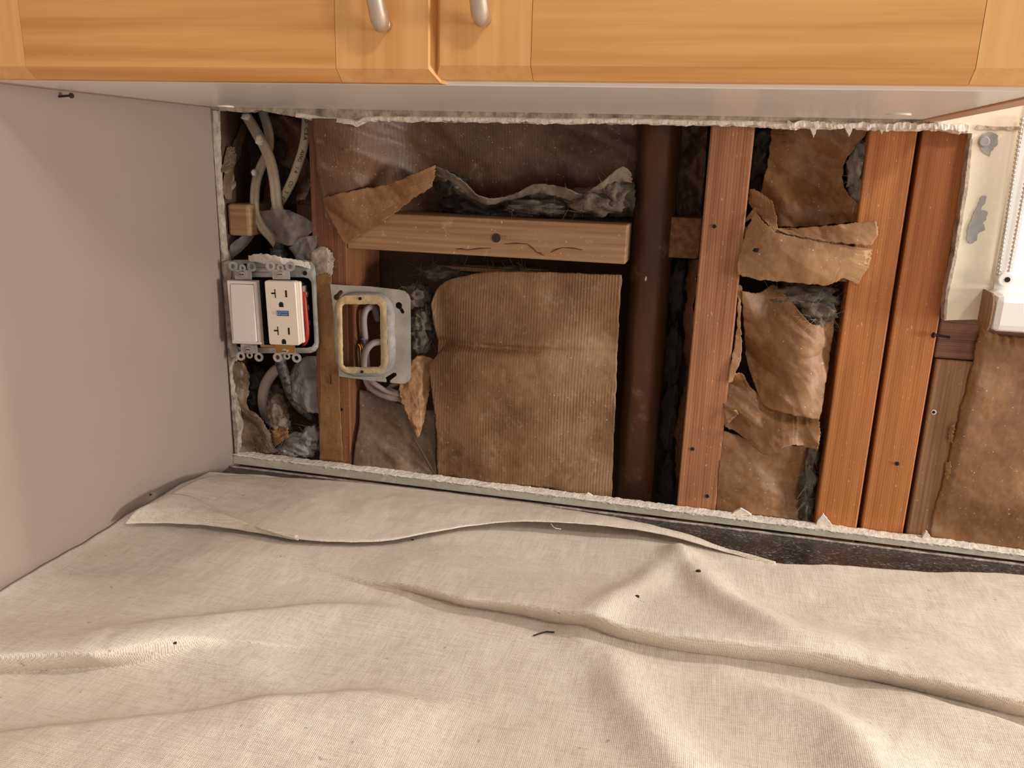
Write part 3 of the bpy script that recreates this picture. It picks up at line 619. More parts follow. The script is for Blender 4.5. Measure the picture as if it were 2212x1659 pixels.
tag(sheet('paper_strip', [(1618, 408, .012), (1632, 410, .008), (1668, 434, .004)], [(1650, 474, .0), (1672, 500, -.004), (1682, 500, -.004)], [(1618, 440, .01)], [(1674, 456, .0)], MT['kraft'], nu=30, nv=30, disp=creased(.003, 50, 64), rag=2, thick=.0007), 'twisted loose paper strip left of the folded band', 'paper strip')
tag(sheet('paper_strip', [(1606, 478, .006), (1632, 446, .004), (1634, 452, .004)], [(1606, 484, .006), (1628, 466, .004), (1636, 456, .004)], [], [], MT['kraft_lt'], nu=14, nv=8, rag=1, thick=.0007), 'small pale paper sliver touching the stud', 'paper strip')
# paper wrapped block
wbk = empty('wrapped_block', W(1735, 608, .02), 'short timber block wrapped in pale brown paper with two nail holes', 'blocking', 'timber blocking')
box('timber', (xd1 + .0008, X(1823, 680) - .0008, .004, .088, Z(1735, 604, 0), Z(1735, 500, 0)), MT['tan'], wbk)
o = sheet('paper_wrap', [(1630, 456, .002), (1650, 480, -.003), (1680, 502, -.005), (1760, 520, -.006), (1830, 530, -.006), (1882, 538, -.004)],
          [(1592, 592, .0), (1640, 604, -.002), (1720, 610, -.003), (1790, 614, -.003), (1822, 600, -.003), (1852, 614, .002)],
          [(1608, 510, -.002), (1594, 560, -.002)], [(1878, 570, -.004), (1866, 590, -.002)], MT['kraft_lt'], wbk, nu=90, nv=50, disp=creased(.0018, 30, 71), rag=2.2, thick=.0008)
for k, (u, v) in enumerate(((1633, 540), (1812, 565))):
    mk('nail_hole', *blobg(u, v, -.0070, 6 + 2*k, 5, .0016, k + 3, .6, sub=3), MT['dark'], o, smooth=True)
prism('torn_tab', [(1862, 540), (1882, 541), (1874, 550), (1880, 558), (1868, 560), (1876, 572), (1860, 566), (1866, 552)], -.0068, -.0062, plain('torn_paper_core', (214, 178, 136), .8), o, 2, 4, 73)
for u0, v0, u1, v1 in ((1610, 514, 1690, 520), (1720, 562, 1780, 562)):
    a, b = W(u0, v0, -.006), W(u1, v1, -.0062); mk('crease', *tubeg([a, b], .0004, 5), MT['stud_s'], o)
tuft('insulation_tuft', [(1740, 640, .022, 66, 26, .016), (1765, 668, .016, 40, 26, .014), (1765, 694, .012, 16, 16, .01)], MT['wool'], MT['fib'], 'grey insulation wedge hanging below the wrapped block', 420, .012, 18)
tag(sheet('paper_facing', [(1600, 622, .02), (1640, 626, .03), (1668, 612, .03), (1700, 640, .02), (1760, 700, .006), (1804, 660, .02)],
          [(1626, 818, .02), (1650, 868, .008), (1690, 880, .002), (1740, 888, .004), (1764, 892, .01)], [(1606, 700, .026), (1612, 770, .03)], [(1796, 740, .012), (1784, 810, .01), (1770, 870, .01)], MT['kraft'], nu=90, nv=90,
          disp=lambda x, z: creased(.008, 26, 81)(x, z) - .012*math.exp(-((x - X(1700, 760))/.03)**2 - ((z - Z(1700, 770))/.04)**2), rag=1.5, thick=.0007),
    'crumpled brown paper bulging below the wrapped block', 'paper facing', 'kraft paper facings')
tag(sheet('paper_fold', [(1572, 806, .01), (1600, 800, .012), (1622, 836, .008), (1660, 868, .012), (1720, 886, .014), (1766, 890, .014)],
          [(1566, 922, .0), (1600, 940, -.003), (1648, 974, -.007), (1672, 970, -.008), (1700, 952, -.006), (1762, 960, -.002)], [(1562, 860, .006)], [(1768, 920, .004)], MT['kraft'], nu=90, nv=50, disp=creased(.007, 34, 91), rag=2, thick=.0008),
    'sharply creased paper fold between crumpled and lower paper in right bay', 'paper fold', 'kraft paper facings')
tag(sheet('paper_fold', [(1690, 920, -.003), (1720, 926, -.006), (1762, 918, -.002)], [(1676, 972, -.002), (1710, 956, -.008), (1764, 966, -.002)], [], [], MT['kraft'], nu=30, nv=24, disp=creased(.005, 60, 93), rag=2, thick=.0008), 'small dark paper pleat on the right of the creased fold', 'paper fold', 'kraft paper facings')
tag(sheet('paper_strip', [(1594, 614, .004), (1602, 616, .006)], [(1572, 824, .004), (1582, 820, .006)], [(1592, 700, .004), (1583, 760, .004)], [(1600, 700, .004), (1602, 770, .003), (1590, 800, .004)], MT['kraft_lt'], nu=10, nv=60, disp=creased(.003, 40, 95), rag=2, thick=.0007), 'pale upright paper edge curling beside the stud in right bay', 'paper strip')
tag(sheet('paper_scrap', [(1564, 880, .002), (1590, 882, -.002)], [(1566, 918, .0), (1588, 900, -.003)], [], [(1594, 892, -.004)], MT['kraft_lt'], nu=16, nv=16, disp=creased(.006, 80, 96), rag=2, thick=.0007), 'small curled pale paper scrap at the stud edge', 'paper scrap', 'kraft paper facings')
tag(sheet('paper_facing', [(1562, 926, .01), (1640, 950, .012), (1740, 958, .02)], [(1546, 1102, .002), (1600, 1112, .002), (1640, 1112, .004), (1736, 1124, .012)], [(1552, 1010, .004)], [(1742, 1000, .024), (1728, 1060, .022)], MT['kraft'], nu=60, nv=60, disp=creased(.004, 22, 97), rag=1.5, thick=.0007),
    'smooth brown paper facing at the foot of the right bay', 'paper facing', 'kraft paper facings')
tuft('insulation_tuft', [(1752, 970, .02, 14, 44, .014), (1744, 1040, .02, 15, 50, .014), (1738, 1096, .018, 14, 34, .014)], MT['wool'], MT['fib'], 'narrow grey insulation strip down the left side of the orange studs', 300, .009, 22)
# far right
tag(sheet('paper_facing', [(2116, 706, .002), (2150, 722, .0), (2260, 734, .0), (2700, 790, .0)], [(2004, 1170, .002), (2100, 1182, .0), (2260, 1204, .0), (2700, 1272, .0)],
          [(2110, 740, .001), (2092, 820, .001), (2070, 900, .001), (2054, 960, .001), (2040, 1030, .001), (2022, 1090, .001)], [(2700, 1000, 0)], MT['kraft'], nu=150, nv=110, disp=creased(.0034, 17, 101), rag=2.6, thick=.0008, edge=4),
    'large wrinkled brown paper sheet right of the cripple stud', 'paper facing', 'kraft paper facings')
for u, v, s in ((2050, 920, 3), (2042, 1000, 5)): tag(mk('paper_scrap', *sheetg([(u, v, .0), (u + 12, v - 4, -.002)], [(u - 2, v + 34, .0), (u + 8, v + 36, -.001)], [], [], 12, 24, crumple(.003, 90, s), 3, s), MT['kraft_lt'], smooth=True, thick=.0006), ('pale curled paper tear on the wrinkled sheet edge' if s == 3 else 'lower pale paper tear on the wrinkled sheet edge'), 'paper scrap', 'kraft paper facings')
# ------------------------------------------------------------------ left bay: box, devices, cables
def rrect(cu, cv, hw, hh, r, n=64, lean=0.0):        # rounded rectangle outline in pixels, sampled by angle
    out = []
    for i in range(n):
        a = 2*math.pi*(i + .5)/n; c, s = math.cos(a), math.sin(a)
        lo, hi = 0.0, hw + hh
        for _ in range(40):
            m = (lo + hi)/2; x, y = abs(m*c), abs(m*s)
            dx, dy = max(x - (hw - r), 0), max(y - (hh - r), 0)
            ins = x <= hw and y <= hh and (dx*dx + dy*dy <= r*r or dx == 0 or dy == 0)
            lo, hi = (m, hi) if ins else (lo, m)
        out.append((cu + lo*c + lean*lo*s, cv + lo*s))
    return out
def loft(rings, close=False):
    V = []; n = len(rings[0][0])
    for pts, y in rings:
        q = np.array(pts); V += W(q[:, 0], q[:, 1], y).tolist()
    f = [(j*n+i, j*n+(i+1) % n, (j+1)*n+(i+1) % n, (j+1)*n+i) for j in range(len(rings)-1) for i in range(n)]
    if close: f += [((len(rings)-1)*n+i, (len(rings)-1)*n+(i+1) % n, (i+1) % n, i) for i in range(n)]
    return V, f
bx = empty('electrical_box', W(590, 760, 0), 'two-gang steel wall box with plaster smeared cover ring holding switch and outlet', 'electrical box')
outer = rrect(588, 662, 98, 101, 22, 72, .05); inner = rrect(590, 675, 86, 76, 14, 72, .05)
mk('cover_ring', *loft([(outer, -.004), (rrect(588, 662, 97, 100, 22, 72, .05), -.0065), (rrect(590, 672, 91, 84, 18, 72, .05), -.0105), (inner, -.0105), (inner, -.001), (outer, -.001)], True), MT['galv_dirty'], bx, smooth=False, bevel=.0006)
bi = rrect(592, 675, 90, 82, 10, 72, .05)
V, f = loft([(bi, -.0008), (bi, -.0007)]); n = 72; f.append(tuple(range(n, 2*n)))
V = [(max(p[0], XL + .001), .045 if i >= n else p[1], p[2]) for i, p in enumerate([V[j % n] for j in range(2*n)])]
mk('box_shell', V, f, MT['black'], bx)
for u, v in ((659, 590), (530, 574)):
    p = W(u, v, -.0105); mk('screw_hole', *tubeg([p, p + np.array([0, -.0006, 0])], .0024, 14, up=(0, 0, 1)), MT['dark'], bx)
mk('screw_tube', *tubeg([W(545, 583, -.011), W(585, 584, -.011)], .0028, 12), MT['galv'], bx, smooth=True)
mk('plaster_crust', *sheetg([(538, 552, -.006), (570, 548, -.012), (625, 558, -.01), (668, 566, -.007)], [(540, 564, -.009), (580, 570, -.013), (630, 572, -.012), (672, 580, -.008)], [], [], 60, 14, creased(.0012, 60, 5), 1.6, 7), MT['plaster'], bx, smooth=True, thick=.0012)
mk('plaster_crust', *sheetg([(482, 566, -.013), (500, 562, -.011)], [(500, 772, -.013), (520, 768, -.009)], [(488, 640, -.014), (492, 710, -.014)], [(500, 640, -.011), (506, 710, -.011)], 14, 60, creased(.001, 60, 6), 1.5, 9), MT['plaster_d'], bx, smooth=True, thick=.001)
def frame(cu, cv, y, roll, yaw):
    c = W(cu, cv, y); R = Matrix.Rotation(roll, 3, 'Y') @ Matrix.Rotation(yaw, 3, 'Z')
    def T(V): return [tuple(np.array(R @ Vector(p)) + c) for p in V]
    return T
def rbox(x0, x1, z0, z1, y0, y1, r, ch=.0008, n=5):    # rounded slab, front at y0 with a small front chamfer
    def ring(dx, y):
        P = []
        for cx, cz, a0 in ((x1 - r, z1 - r, 0), (x0 + r, z1 - r, 90), (x0 + r, z0 + r, 180), (x1 - r, z0 + r, 270)):
            for k in range(n):
                a = math.radians(a0 + 90*k/(n-1)); P.append((cx + (r - dx)*math.cos(a), y, cz + (r - dx)*math.sin(a)))
        return P
    V = ring(ch, y0) + ring(0, y0 + ch) + ring(0, y1); m = 4*n
    return V, [tuple(range(m)), tuple(range(2*m, 3*m))] + [(j*m+i, j*m+(i+1) % m, (j+1)*m+(i+1) % m, (j+1)*m+i) for j in (0, 1) for i in range(m)]
def cyl(x, z, y0, y1, r, seg=16): return tubeg([(x, y0, z), (x, y1, z)], r, seg, up=(0, 0, 1))
def yoke(T, par, mat):
    for s in (1, -1):
        z0 = s*.0345; g = [boxg(-.0095, .0095, .004, .0055, min(z0, z0 + s*.010), max(z0, z0 + s*.010))]
        mk('mounting_strap', *(lambda q: (T(q[0]), q[1]))(join(*g)), mat, par, bevel=.0005)
        for x in (-.0105, 0.0, .0105):
            zc = z0 + s*(.0135 if x else .012); ro = .0050 if x else .0036
            o, i2 = [], []
            ring = []
            for rr, y in ((ro, .004), (ro, .0055), (ro*.5, .0055), (ro*.5, .004)):
                ring += [(x + rr*math.cos(2*math.pi*k/16), y, zc + rr*math.sin(2*math.pi*k/16)) for k in range(16)]
            f = [(j*16+k, j*16+(k+1) % 16, ((j+1) % 4)*16+(k+1) % 16, ((j+1) % 4)*16+k) for j in range(4) for k in range(16)]
            mk('ear', T(ring), f, mat, par)
        v, f = join(cyl(0, z0 + s*.0055, .002, .0042, .0033)); sc = mk('screw', T(v), f, MT['steel'], par, bevel=.0006)
        mk('screw_slot', T(boxg(-.0026, .0026, .0016, .0022, z0 + s*.0055 - .0004, z0 + s*.0055 + .0004)[0]), boxg(0, 1, 0, 1, 0, 1)[1], MT['dark'], sc)
# rocker switch
sw = empty('rocker_switch', W(527, 740, -.02), 'white rocker light switch hanging loose in the box', 'switch')
T = frame(527, 676, -.024, math.radians(-1.6), math.radians(3))
def lk(name, g, mat, par, **k): return mk(name, T(g[0]), g[1], mat, par, **k)
def ringbox(x, z, xi, zi, y1):
    V = []
    for hx_, hz_, y in ((x, z, y1), (x, z, .0008), (x - .0007, z - .0007, 0), (xi, zi, 0), (xi, zi, .004)): V += [(-hx_, y, -hz_), (hx_, y, -hz_), (hx_, y, hz_), (-hx_, y, hz_)]
    return V, [(j*4+i, j*4+(i+1) % 4, (j+1)*4+(i+1) % 4, (j+1)*4+i) for j in range(4) for i in range(4)]
body = lk('switch_frame', ringbox(.0167, .0335, .0136, .0306, .0105), MT['plastic'], sw)
lk('frame_floor', boxg(-.0155, .0155, .0035, .0104, -.032, .032), MT['plastic'], sw)
pd = boxg(-.0130, .0130, -.0016, .0034, -.0300, .0300)
Vp = [(x, y + (z*.05 if y < 0.001 else 0), z) for x, y, z in pd[0]]
lk('rocker_paddle', (Vp, pd[1]), MT['plastic'], sw, bevel=.0005)
lk('switch_back', boxg(-.0155, .0155, .0106, .034, -.03, .03), MT['black'], sw)
lk('side_strap', boxg(.0168, .018, .004, .012, -.034, .034), MT['steel'], sw)
yoke(T, sw, MT['galv_dirty'])
# outlet
ot = empty('receptacle_outlet', W(610, 745, -.02), 'almond duplex outlet with a worn blue sticker hanging loose in the box', 'outlet')
T = frame(609, 677, -.026, math.radians(-1.8), math.radians(5))
face = lk('outlet_face', rbox(-.0167, .0167, -.0335, .0335, 0, .0075, .0022), MT['ivory'], ot)
lk('outlet_shoulder', rbox(-.0150, .0190, -.0325, .0325, .0076, .011, .002), MT['ivory'], ot)
lk('outlet_back', boxg(-.0155, .0185, .0111, .036, -.030, .030), plain('dark_device_body', (40, 34, 32), .6), ot)
def hole(g, par): return mk('slot', T(g[0]), g[1], MT['dark'], par)
for zc in (.0205, -.0185):
    hole(boxg(-.0062, -.0052, -.0002, .004, zc - .0045, zc + .0045), face)
    hole(boxg(-.0100, -.0063, -.0002, .004, zc - .0006, zc + .0010), face)
    hole(boxg(.0053, .0071, -.0002, .004, zc - .0036, zc + .0036), face)
    zg = zc - .0115
    V = [(x, y, z) for y in (-.0002, .004) for x, z in [(-.0024, zg - .0024), (.0024, zg - .0024)] + [(.0024*math.cos(a), zg + .0004 + .0026*math.sin(a)) for a in np.linspace(0, math.pi, 9)]]
    k = len(V)//2; hole((V, [tuple(range(k)), tuple(range(k, 2*k))] + [(i, (i+1) % k, (i+1) % k + k, i + k) for i in range(k)]), face)
st = lk('blue_sticker', boxg(-.0052, .0075, -.0004, .0001, -.0026, .0028), MT['blue'], face)
def put(s, size, x, z, mat, par, sx=1.0):
    V, f = textg(s, size); lk('lettering', ([(x + p[0]*sx, -.0006, z + p[1]) for p in V], f), mat, par)
put('GF', .0046, -.0078, .0001, MT['inkp'], face, .8); put('CI', .0050, -.0032, .0001, MT['inkw'], st, .8)
put('PROTECTED', .0019, .0030, .0014, MT['inkw'], st, .72); put('OUTLET', .0021, .0030, -.0011, MT['inkw'], st, .9)
lk('terminal_strip', boxg(.0192, .0205, .012, .02, -.026, .027), MT['galv'], ot)
for z in (.018, .004, -.012): lk('terminal_screw', tubeg([(.0205, .016, z), (.0228, .016, z)], .0028, 12), MT['steel'], ot)
yoke(T, ot, MT['galv'])
lk('brass_strap', boxg(-.0105, .0098, .0015, .0035, -.042, -.0338), MT['brass'], ot)
sc_ = lk('brass_screw', cyl(0, -.0400, -.0010, .0016, .0033), MT['steel'], ot, bevel=.0006)
lk('screw_slot', boxg(-.0026, .0026, -.0014, -.0008, -.0404, -.0396), MT['dark'], sc_)
lk('ground_tab', boxg(-.028, -.010, .003, .0042, -.0372, -.0345), MT['brass'], ot)
tag(pxtube('hot_wire', [(651, 622, -.010), (657, 640, -.012), (661, 680, -.013), (664, 715, -.013), (662, 735, -.012), (655, 746, -.006)], .0020, MT['red'], n=24), 'red wire running down beside the almond outlet', 'wire')
# single steel plate ring on the stud edge
rg = empty('plate_ring', W(800, 825, -.004), 'square steel plate ring with yellowed adhesive around its opening', 'plate ring')
cp = [(713, 614), (740, 616), (800, 619), (862, 626), (874, 629), (882, 636), (886, 648), (887, 812), (884, 822), (876, 828), (866, 829), (800, 822), (732, 813), (727, 740), (720, 670)]
pl = prism('steel_plate', cp, -.0045, -.0030, MT['galv'], rg)
op = [(741, 660), (748, 655), (812, 657), (820, 664), (822, 785), (816, 796), (775, 795), (756, 788), (743, 770)]
def cutp(pts):
    V, f = prismg(pts, -.0045, .02); return [(p[0], -.03 if p[1] < 0 else p[1], p[2]) for p in V], f
def keyhole(cx, cy, r, ex, ey, w):          # round hole running into a narrower slot
    a0 = math.atan2(ey - cy, ex - cx); g = math.asin(w/r); P = [(cx + r*math.cos(a0 + g + (2*math.pi - 2*g)*k/14), cy + r*math.sin(a0 + g + (2*math.pi - 2*g)*k/14)) for k in range(15)]
    return P + [(ex + w*math.cos(a0 - math.pi/2 + math.pi*k/6), ey + w*math.sin(a0 - math.pi/2 + math.pi*k/6)) for k in range(7)]
key = keyhole(861, 660, 7.5, 869.5, 674, 4)
slot = [(834, 822), (832, 816), (850, 805), (856, 806), (857, 811), (843, 822), (843, 836), (834, 836)]
key2 = keyhole(727, 642, 6.5, 736, 631, 4.5)
try: carve(pl, [cutp(rrect(786, 723, 60, 86, 30, 40, .02)), cutp(key), cutp(slot), cutp(key2)])
except Exception as ex: print('carve', ex)
A = rrect(788, 722, 66, 92, 46, 72, .03); B_ = rrect(783, 722, 54, 84, 24, 72, .03); C_ = rrect(781, 725, 41, 68, 8, 72, .02)
mk('raised_collar', *loft([(A, -.0046), (rrect(787, 722, 63, 90, 44, 72, .03), -.008), (rrect(785, 722, 58, 87, 30, 72, .03), -.0115), (B_, -.0122)]), MT['galv_dirty'], rg, smooth=True)
nb = []
for q, (ring, y) in enumerate(((B_, -.0123), (rrect(782, 724, 48, 76, 14, 72, .02), -.0132), (C_, -.0123), (C_, -.0110))):
    nb.append(([(u + noise.noise((u*.1, v*.1, q))*1.5, v + noise.noise((u*.1, v*.1, q + 5))*1.5) for u, v in ring], y))
mk('adhesive_rim', *loft(nb), MT['residue'], rg, smooth=True)
for u, v in ((778, 645), (782, 803)):
    p = W(u, v, -.013); mk('screw_hole', *tubeg([p + np.array([0, -.0008, 0]), p + np.array([0, .002, 0])], .0016, 12, up=(0, 0, 1)), MT['dark'], rg)
# cables behind the plate ring
def cable(name, pts, r, mat, label, cat='cable', group=None, **k): return tag(pxtube(name, pts, r, mat, **k), label, cat, group)
cable('grey_cable', [(800, 860, .03), (794, 800, .03), (790, 740, .025), (786, 690, .022), (792, 668, .025), (806, 664, .04), (815, 690, .06)], .0034, MT['cable_g'], 'grey cable looping upward inside the plate ring opening', group='grey cables by the plate ring')
cable('grey_cable', [(830, 738, .03), (805, 742, .02), (789, 762, .016), (786, 790, .018), (795, 830, .02), (820, 850, .016), (850, 860, .012), (866, 862, .02), (880, 880, .05)], .0036, MT['cable_g'], 'grey cable curving under the plate ring, thicker front loop', group='grey cables by the plate ring')
cable('grey_cable', [(780, 800, .03), (800, 822, .014), (830, 842, .012), (858, 852, .012), (862, 850, .012), (840, 840, .018), (870, 822, .03)], .0028, MT['cable_g'], 'pinkish cable bunched just below the plate ring', group='grey cables by the plate ring')
cable('thin_wire', [(781, 800, .02), (779, 770, .016), (778, 750, .014), (774, 743, .014)], .0007, MT['wire_y'], 'thin yellow wire end inside the plate ring', 'wire', 'thin wire ends')
cable('thin_wire', [(786, 800, .02), (790, 780, .018), (786, 760, .016), (780, 744, .014)], .0007, MT['wire_o'], 'thin orange wire end inside the plate ring', 'wire', 'thin wire ends')
cable('thin_wire', [(788, 760, .02), (789, 745, .018), (785, 733, .015), (780, 732, .014)], .0007, MT['wire_b'], 'thin blue-grey wire end inside the plate ring', 'wire', 'thin wire ends')
# white cables above the box
c1 = [(532, 250, .03), (540, 262, .026), (556, 290, .02), (572, 318, .016), (586, 355, .014), (594, 400, .014), (598, 440, .016), (606, 462, .016), (630, 490, .02), (660, 505, .03)]
o = cable('white_cable', c1, .0060, MT['cable'], 'thick white cable with a plaster blob on its upper end', group='white cables above the box', n=60, seg=20, flat=.62, groove=.42)
for u, v, y, a, b in ((533, 252, .025, 12, 9), (562, 302, .015, 9, 14)):
    mk('plaster_blob', *blobg(u, v, y, a, b, .006, 3, .4, sub=3), MT['plaster'], o, smooth=True)
o = cable('white_cable', [(566, 238, .04), (576, 268, .036), (582, 300, .036), (578, 330, .034), (562, 365, .03), (553, 395, .026), (550, 430, .022), (552, 460, .02), (566, 490, .02), (590, 518, .02), (602, 535, .02)], .0054, MT['cable'], 'white cable crossing behind the thick one, bending left', group='white cables above the box', n=60, seg=20, flat=.62, groove=.42)
mk('plaster_blob', *blobg(549, 373, .02, 6, 8, .004, 5, .3, sub=3), MT['plaster'], o, smooth=True)
c3 = [(662, 255, .02), (660, 290, .016), (655, 320, .014), (645, 352, .014), (633, 385, .016), (620, 412, .02), (606, 436, .026), (592, 455, .034)]
o = cable('white_cable', c3, .0048, MT['cable'], 'white cable with black lettering beside the reddish stud', group='white cables above the box', n=60, seg=20, flat=.8)
cc = catmull(c3, 400); PC = W(cc[:, 0], cc[:, 1], cc[:, 2]); sL = np.r_[0, np.cumsum(np.linalg.norm(np.diff(PC, axis=0), axis=1))]
VV, FF = [], []
txt = 'D CSA  AWG 14  CU 3 COND'; span = sL[-1]*.86; s0 = sL[-1]*.02
for i, chh in enumerate(txt):
    if chh == ' ': continue
    s = s0 + span*(i + .5)/len(txt); k = min(np.searchsorted(sL, s), 398); p = PC[k]; t = PC[k+1] - PC[k-1]; t /= np.linalg.norm(t)
    nrm = CL - p; nrm -= t*np.dot(nrm, t); nrm /= np.linalg.norm(nrm); w = np.cross(nrm, t)
    V, f = textg(chh, .0062); n0 = len(VV)
    for q in V:
        lat = q[1]; VV.append(p + t*q[0]*.95 + w*lat*.85 + nrm*(math.sqrt(max(.0048**2 - (lat*.85)**2, 0))*.86 + .0009))
    FF += [tuple(j + n0 for j in g) for g in f]
mk('lettering', VV, FF, MT['ink'], o)
p = W(604, 548, .012)
tag(mk('cable_connector', *join(tubeg([p + np.array([0, .004, .014]), p + np.array([0, 0, .004])], [.0052, .0062], 20), tubeg([p + np.array([0, 0, .005]), p + np.array([0, -.002, -.012])], [.0094, .0098], 24)), MT['asph'], smooth=True), 'black cable connector on top of the steel box', 'connector')
# cloudy polythene
tag(sheet('plastic_sheet', [(562, 456, .012), (600, 452, .006), (625, 454, .008)], [(592, 520, .006), (630, 530, -.002), (684, 494, .0)], [(570, 480, .008)], [(660, 470, .004), (672, 480, .002)], MT['poly'], nu=36, nv=36, disp=crumple(.004, 40, 201), thick=.0003), 'cloudy plastic sheet folded around the white cables', 'plastic sheet', 'cloudy plastic sheet pieces')
tag(sheet('plastic_sheet', [(625, 535, .0), (650, 514, -.001), (684, 508, .0)], [(645, 568, -.002), (670, 566, -.003), (684, 560, -.002)], [], [], MT['poly'], nu=30, nv=30, disp=crumple(.003, 50, 202), thick=.0003), 'cloudy plastic flap draped onto the right box corner', 'plastic sheet', 'cloudy plastic sheet pieces')
tag(sheet('plastic_sheet', [(538, 488, .012), (556, 486, .016)], [(478, 558, .0), (488, 566, .004)], [(520, 512, .006), (496, 530, .004)], [(550, 510, .02), (525, 540, .016)], MT['poly'], nu=30, nv=30, disp=crumple(.003, 50, 203), thick=.0003), 'cloudy plastic tongue under the corner block', 'plastic sheet', 'cloudy plastic sheet pieces')
tag(sheet('plastic_sheet', [(634, 790, .006), (660, 770, .004), (686, 768, .002)], [(640, 868, .004), (668, 890, .002), (690, 892, .002)], [(620, 815, .004), (624, 845, .002)], [], MT['poly'], nu=36, nv=40, disp=crumple(.006, 40, 204), thick=.0003), 'large cloudy plastic sheet bulging under the outlet', 'plastic sheet', 'cloudy plastic sheet pieces')
# paper, wool and cables inside the left bay
def scrap(name, t, b, l, r, mat, label, seed, amp=.005, sc=40, nu=36, nv=36, rag=2.5): tag(sheet(name, t, b, l, r, mat, nu=nu, nv=nv, disp=creased(amp, sc, seed), rag=rag, thick=.0006), label, 'paper scrap', 'kraft paper facings')
scrap('paper_scrap', [(470, 300, .03), (500, 268, .05), (522, 270, .06)], [(474, 428, .01), (500, 430, .02), (524, 400, .03)], [(472, 360, .015)], [(526, 300, .05), (512, 340, .035), (514, 360, .03)], MT['kraft_gr'], 'dark torn paper lining the corner above the pale block', 301)
scrap('paper_scrap', [(476, 330, .012), (500, 318, .016), (514, 318, .02)], [(478, 368, .008), (505, 372, .01), (514, 350, .016)], [], [], MT['kraft_gr'], 'curled paper scrap in the upper left corner of the bay', 302, .004, 60)
scrap('paper_scrap', [(590, 250, .07), (680, 256, .06)], [(590, 440, .075), (684, 440, .05)], [], [(680, 350, .04)], MT['kraft_dk'], 'dark paper behind the lettered white cable', 303, .012, 30)
scrap('paper_scrap', [(652, 390, .04), (678, 375, .03)], [(650, 432, .03), (672, 428, .02)], [], [(676, 400, .02)], MT['kraft_gr'], 'small paper scrap at the foot of the lettered cable', 304, .006, 60)
tuft('insulation_tuft', [(540, 330, .07, 34, 60, .016), (545, 400, .07, 40, 50, .016), (520, 260, .07, 50, 24, .016)], MT['wool_dk'], MT['fib_dk'], 'dark insulation behind the white cables', 160, .012, 31)
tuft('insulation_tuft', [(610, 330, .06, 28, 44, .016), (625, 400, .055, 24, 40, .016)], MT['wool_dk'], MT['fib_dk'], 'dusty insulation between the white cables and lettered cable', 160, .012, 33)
cable('black_cable', [(602, 765, .0), (608, 790, -.002), (616, 815, .0), (626, 845, .004), (640, 872, .008), (665, 895, .012), (692, 914, .03)], np.linspace(.0062, .0042, 40), MT['asph'], 'black tarry cable running down from the outlet')
cable('grey_conduit', [(612, 790, .02), (590, 805, .018), (572, 835, .018), (568, 865, .02), (574, 895, .03), (588, 912, .05)], .0062, MT['cable_g'], 'grey curved conduit behind the black tarry cable', seg=16, groove=.25, flat=.9)
scrap('paper_scrap', [(508, 780, .006), (540, 776, .012), (552, 800, .02)], [(512, 975, .0), (560, 978, .004), (600, 975, .004)], [(502, 830, .002), (508, 900, .0)], [(545, 850, .014), (540, 880, .008), (560, 920, .004)], MT['kraft_gr'], 'brown paper lining the lower left corner', 305, .007, 34, 44, 60)
scrap('paper_scrap', [(540, 882, .004), (556, 884, .002), (566, 900, .006)], [(560, 972, .002), (590, 975, .0), (606, 972, .004)], [(545, 920, .002)], [(585, 930, .002)], MT['kraft_gr'], 'curled pale paper pleat low in the left corner', 306, .006, 50)
scrap('paper_scrap', [(590, 925, .01), (622, 922, .004)], [(596, 965, .004), (628, 940, .0)], [], [], MT['kraft_lt'], 'folded pale paper tip above the white insulation', 307, .004, 60)
tuft('insulation_tuft', [(556, 820, .03, 26, 30, .014), (552, 850, .03, 16, 26, .012)], MT['wool_dk'], MT['fib_dk'], 'black insulation clump left of the grey conduit', 120, .01, 35)
tuft('insulation_tuft', [(600, 880, .02, 24, 30, .016), (606, 912, .014, 22, 24, .014), (590, 850, .04, 26, 26, .016)], plain('brown_dusty_wool', (150, 132, 112), .95, var=.8, scale=80, bump=1, bdist=.003, c2=(84, 68, 56)), MT['fib'], 'brownish dusty insulation lump inside the conduit curve', 200, .008, 37)
tuft('insulation_tuft', [(650, 960, .012, 50, 26, .014), (676, 945, .014, 24, 28, .014), (625, 972, .008, 30, 16, .01)], MT['wool_lt'], MT['fib'], 'sparkling pale insulation tuft on the drywall strip in the left bay', 420, .009, 39)
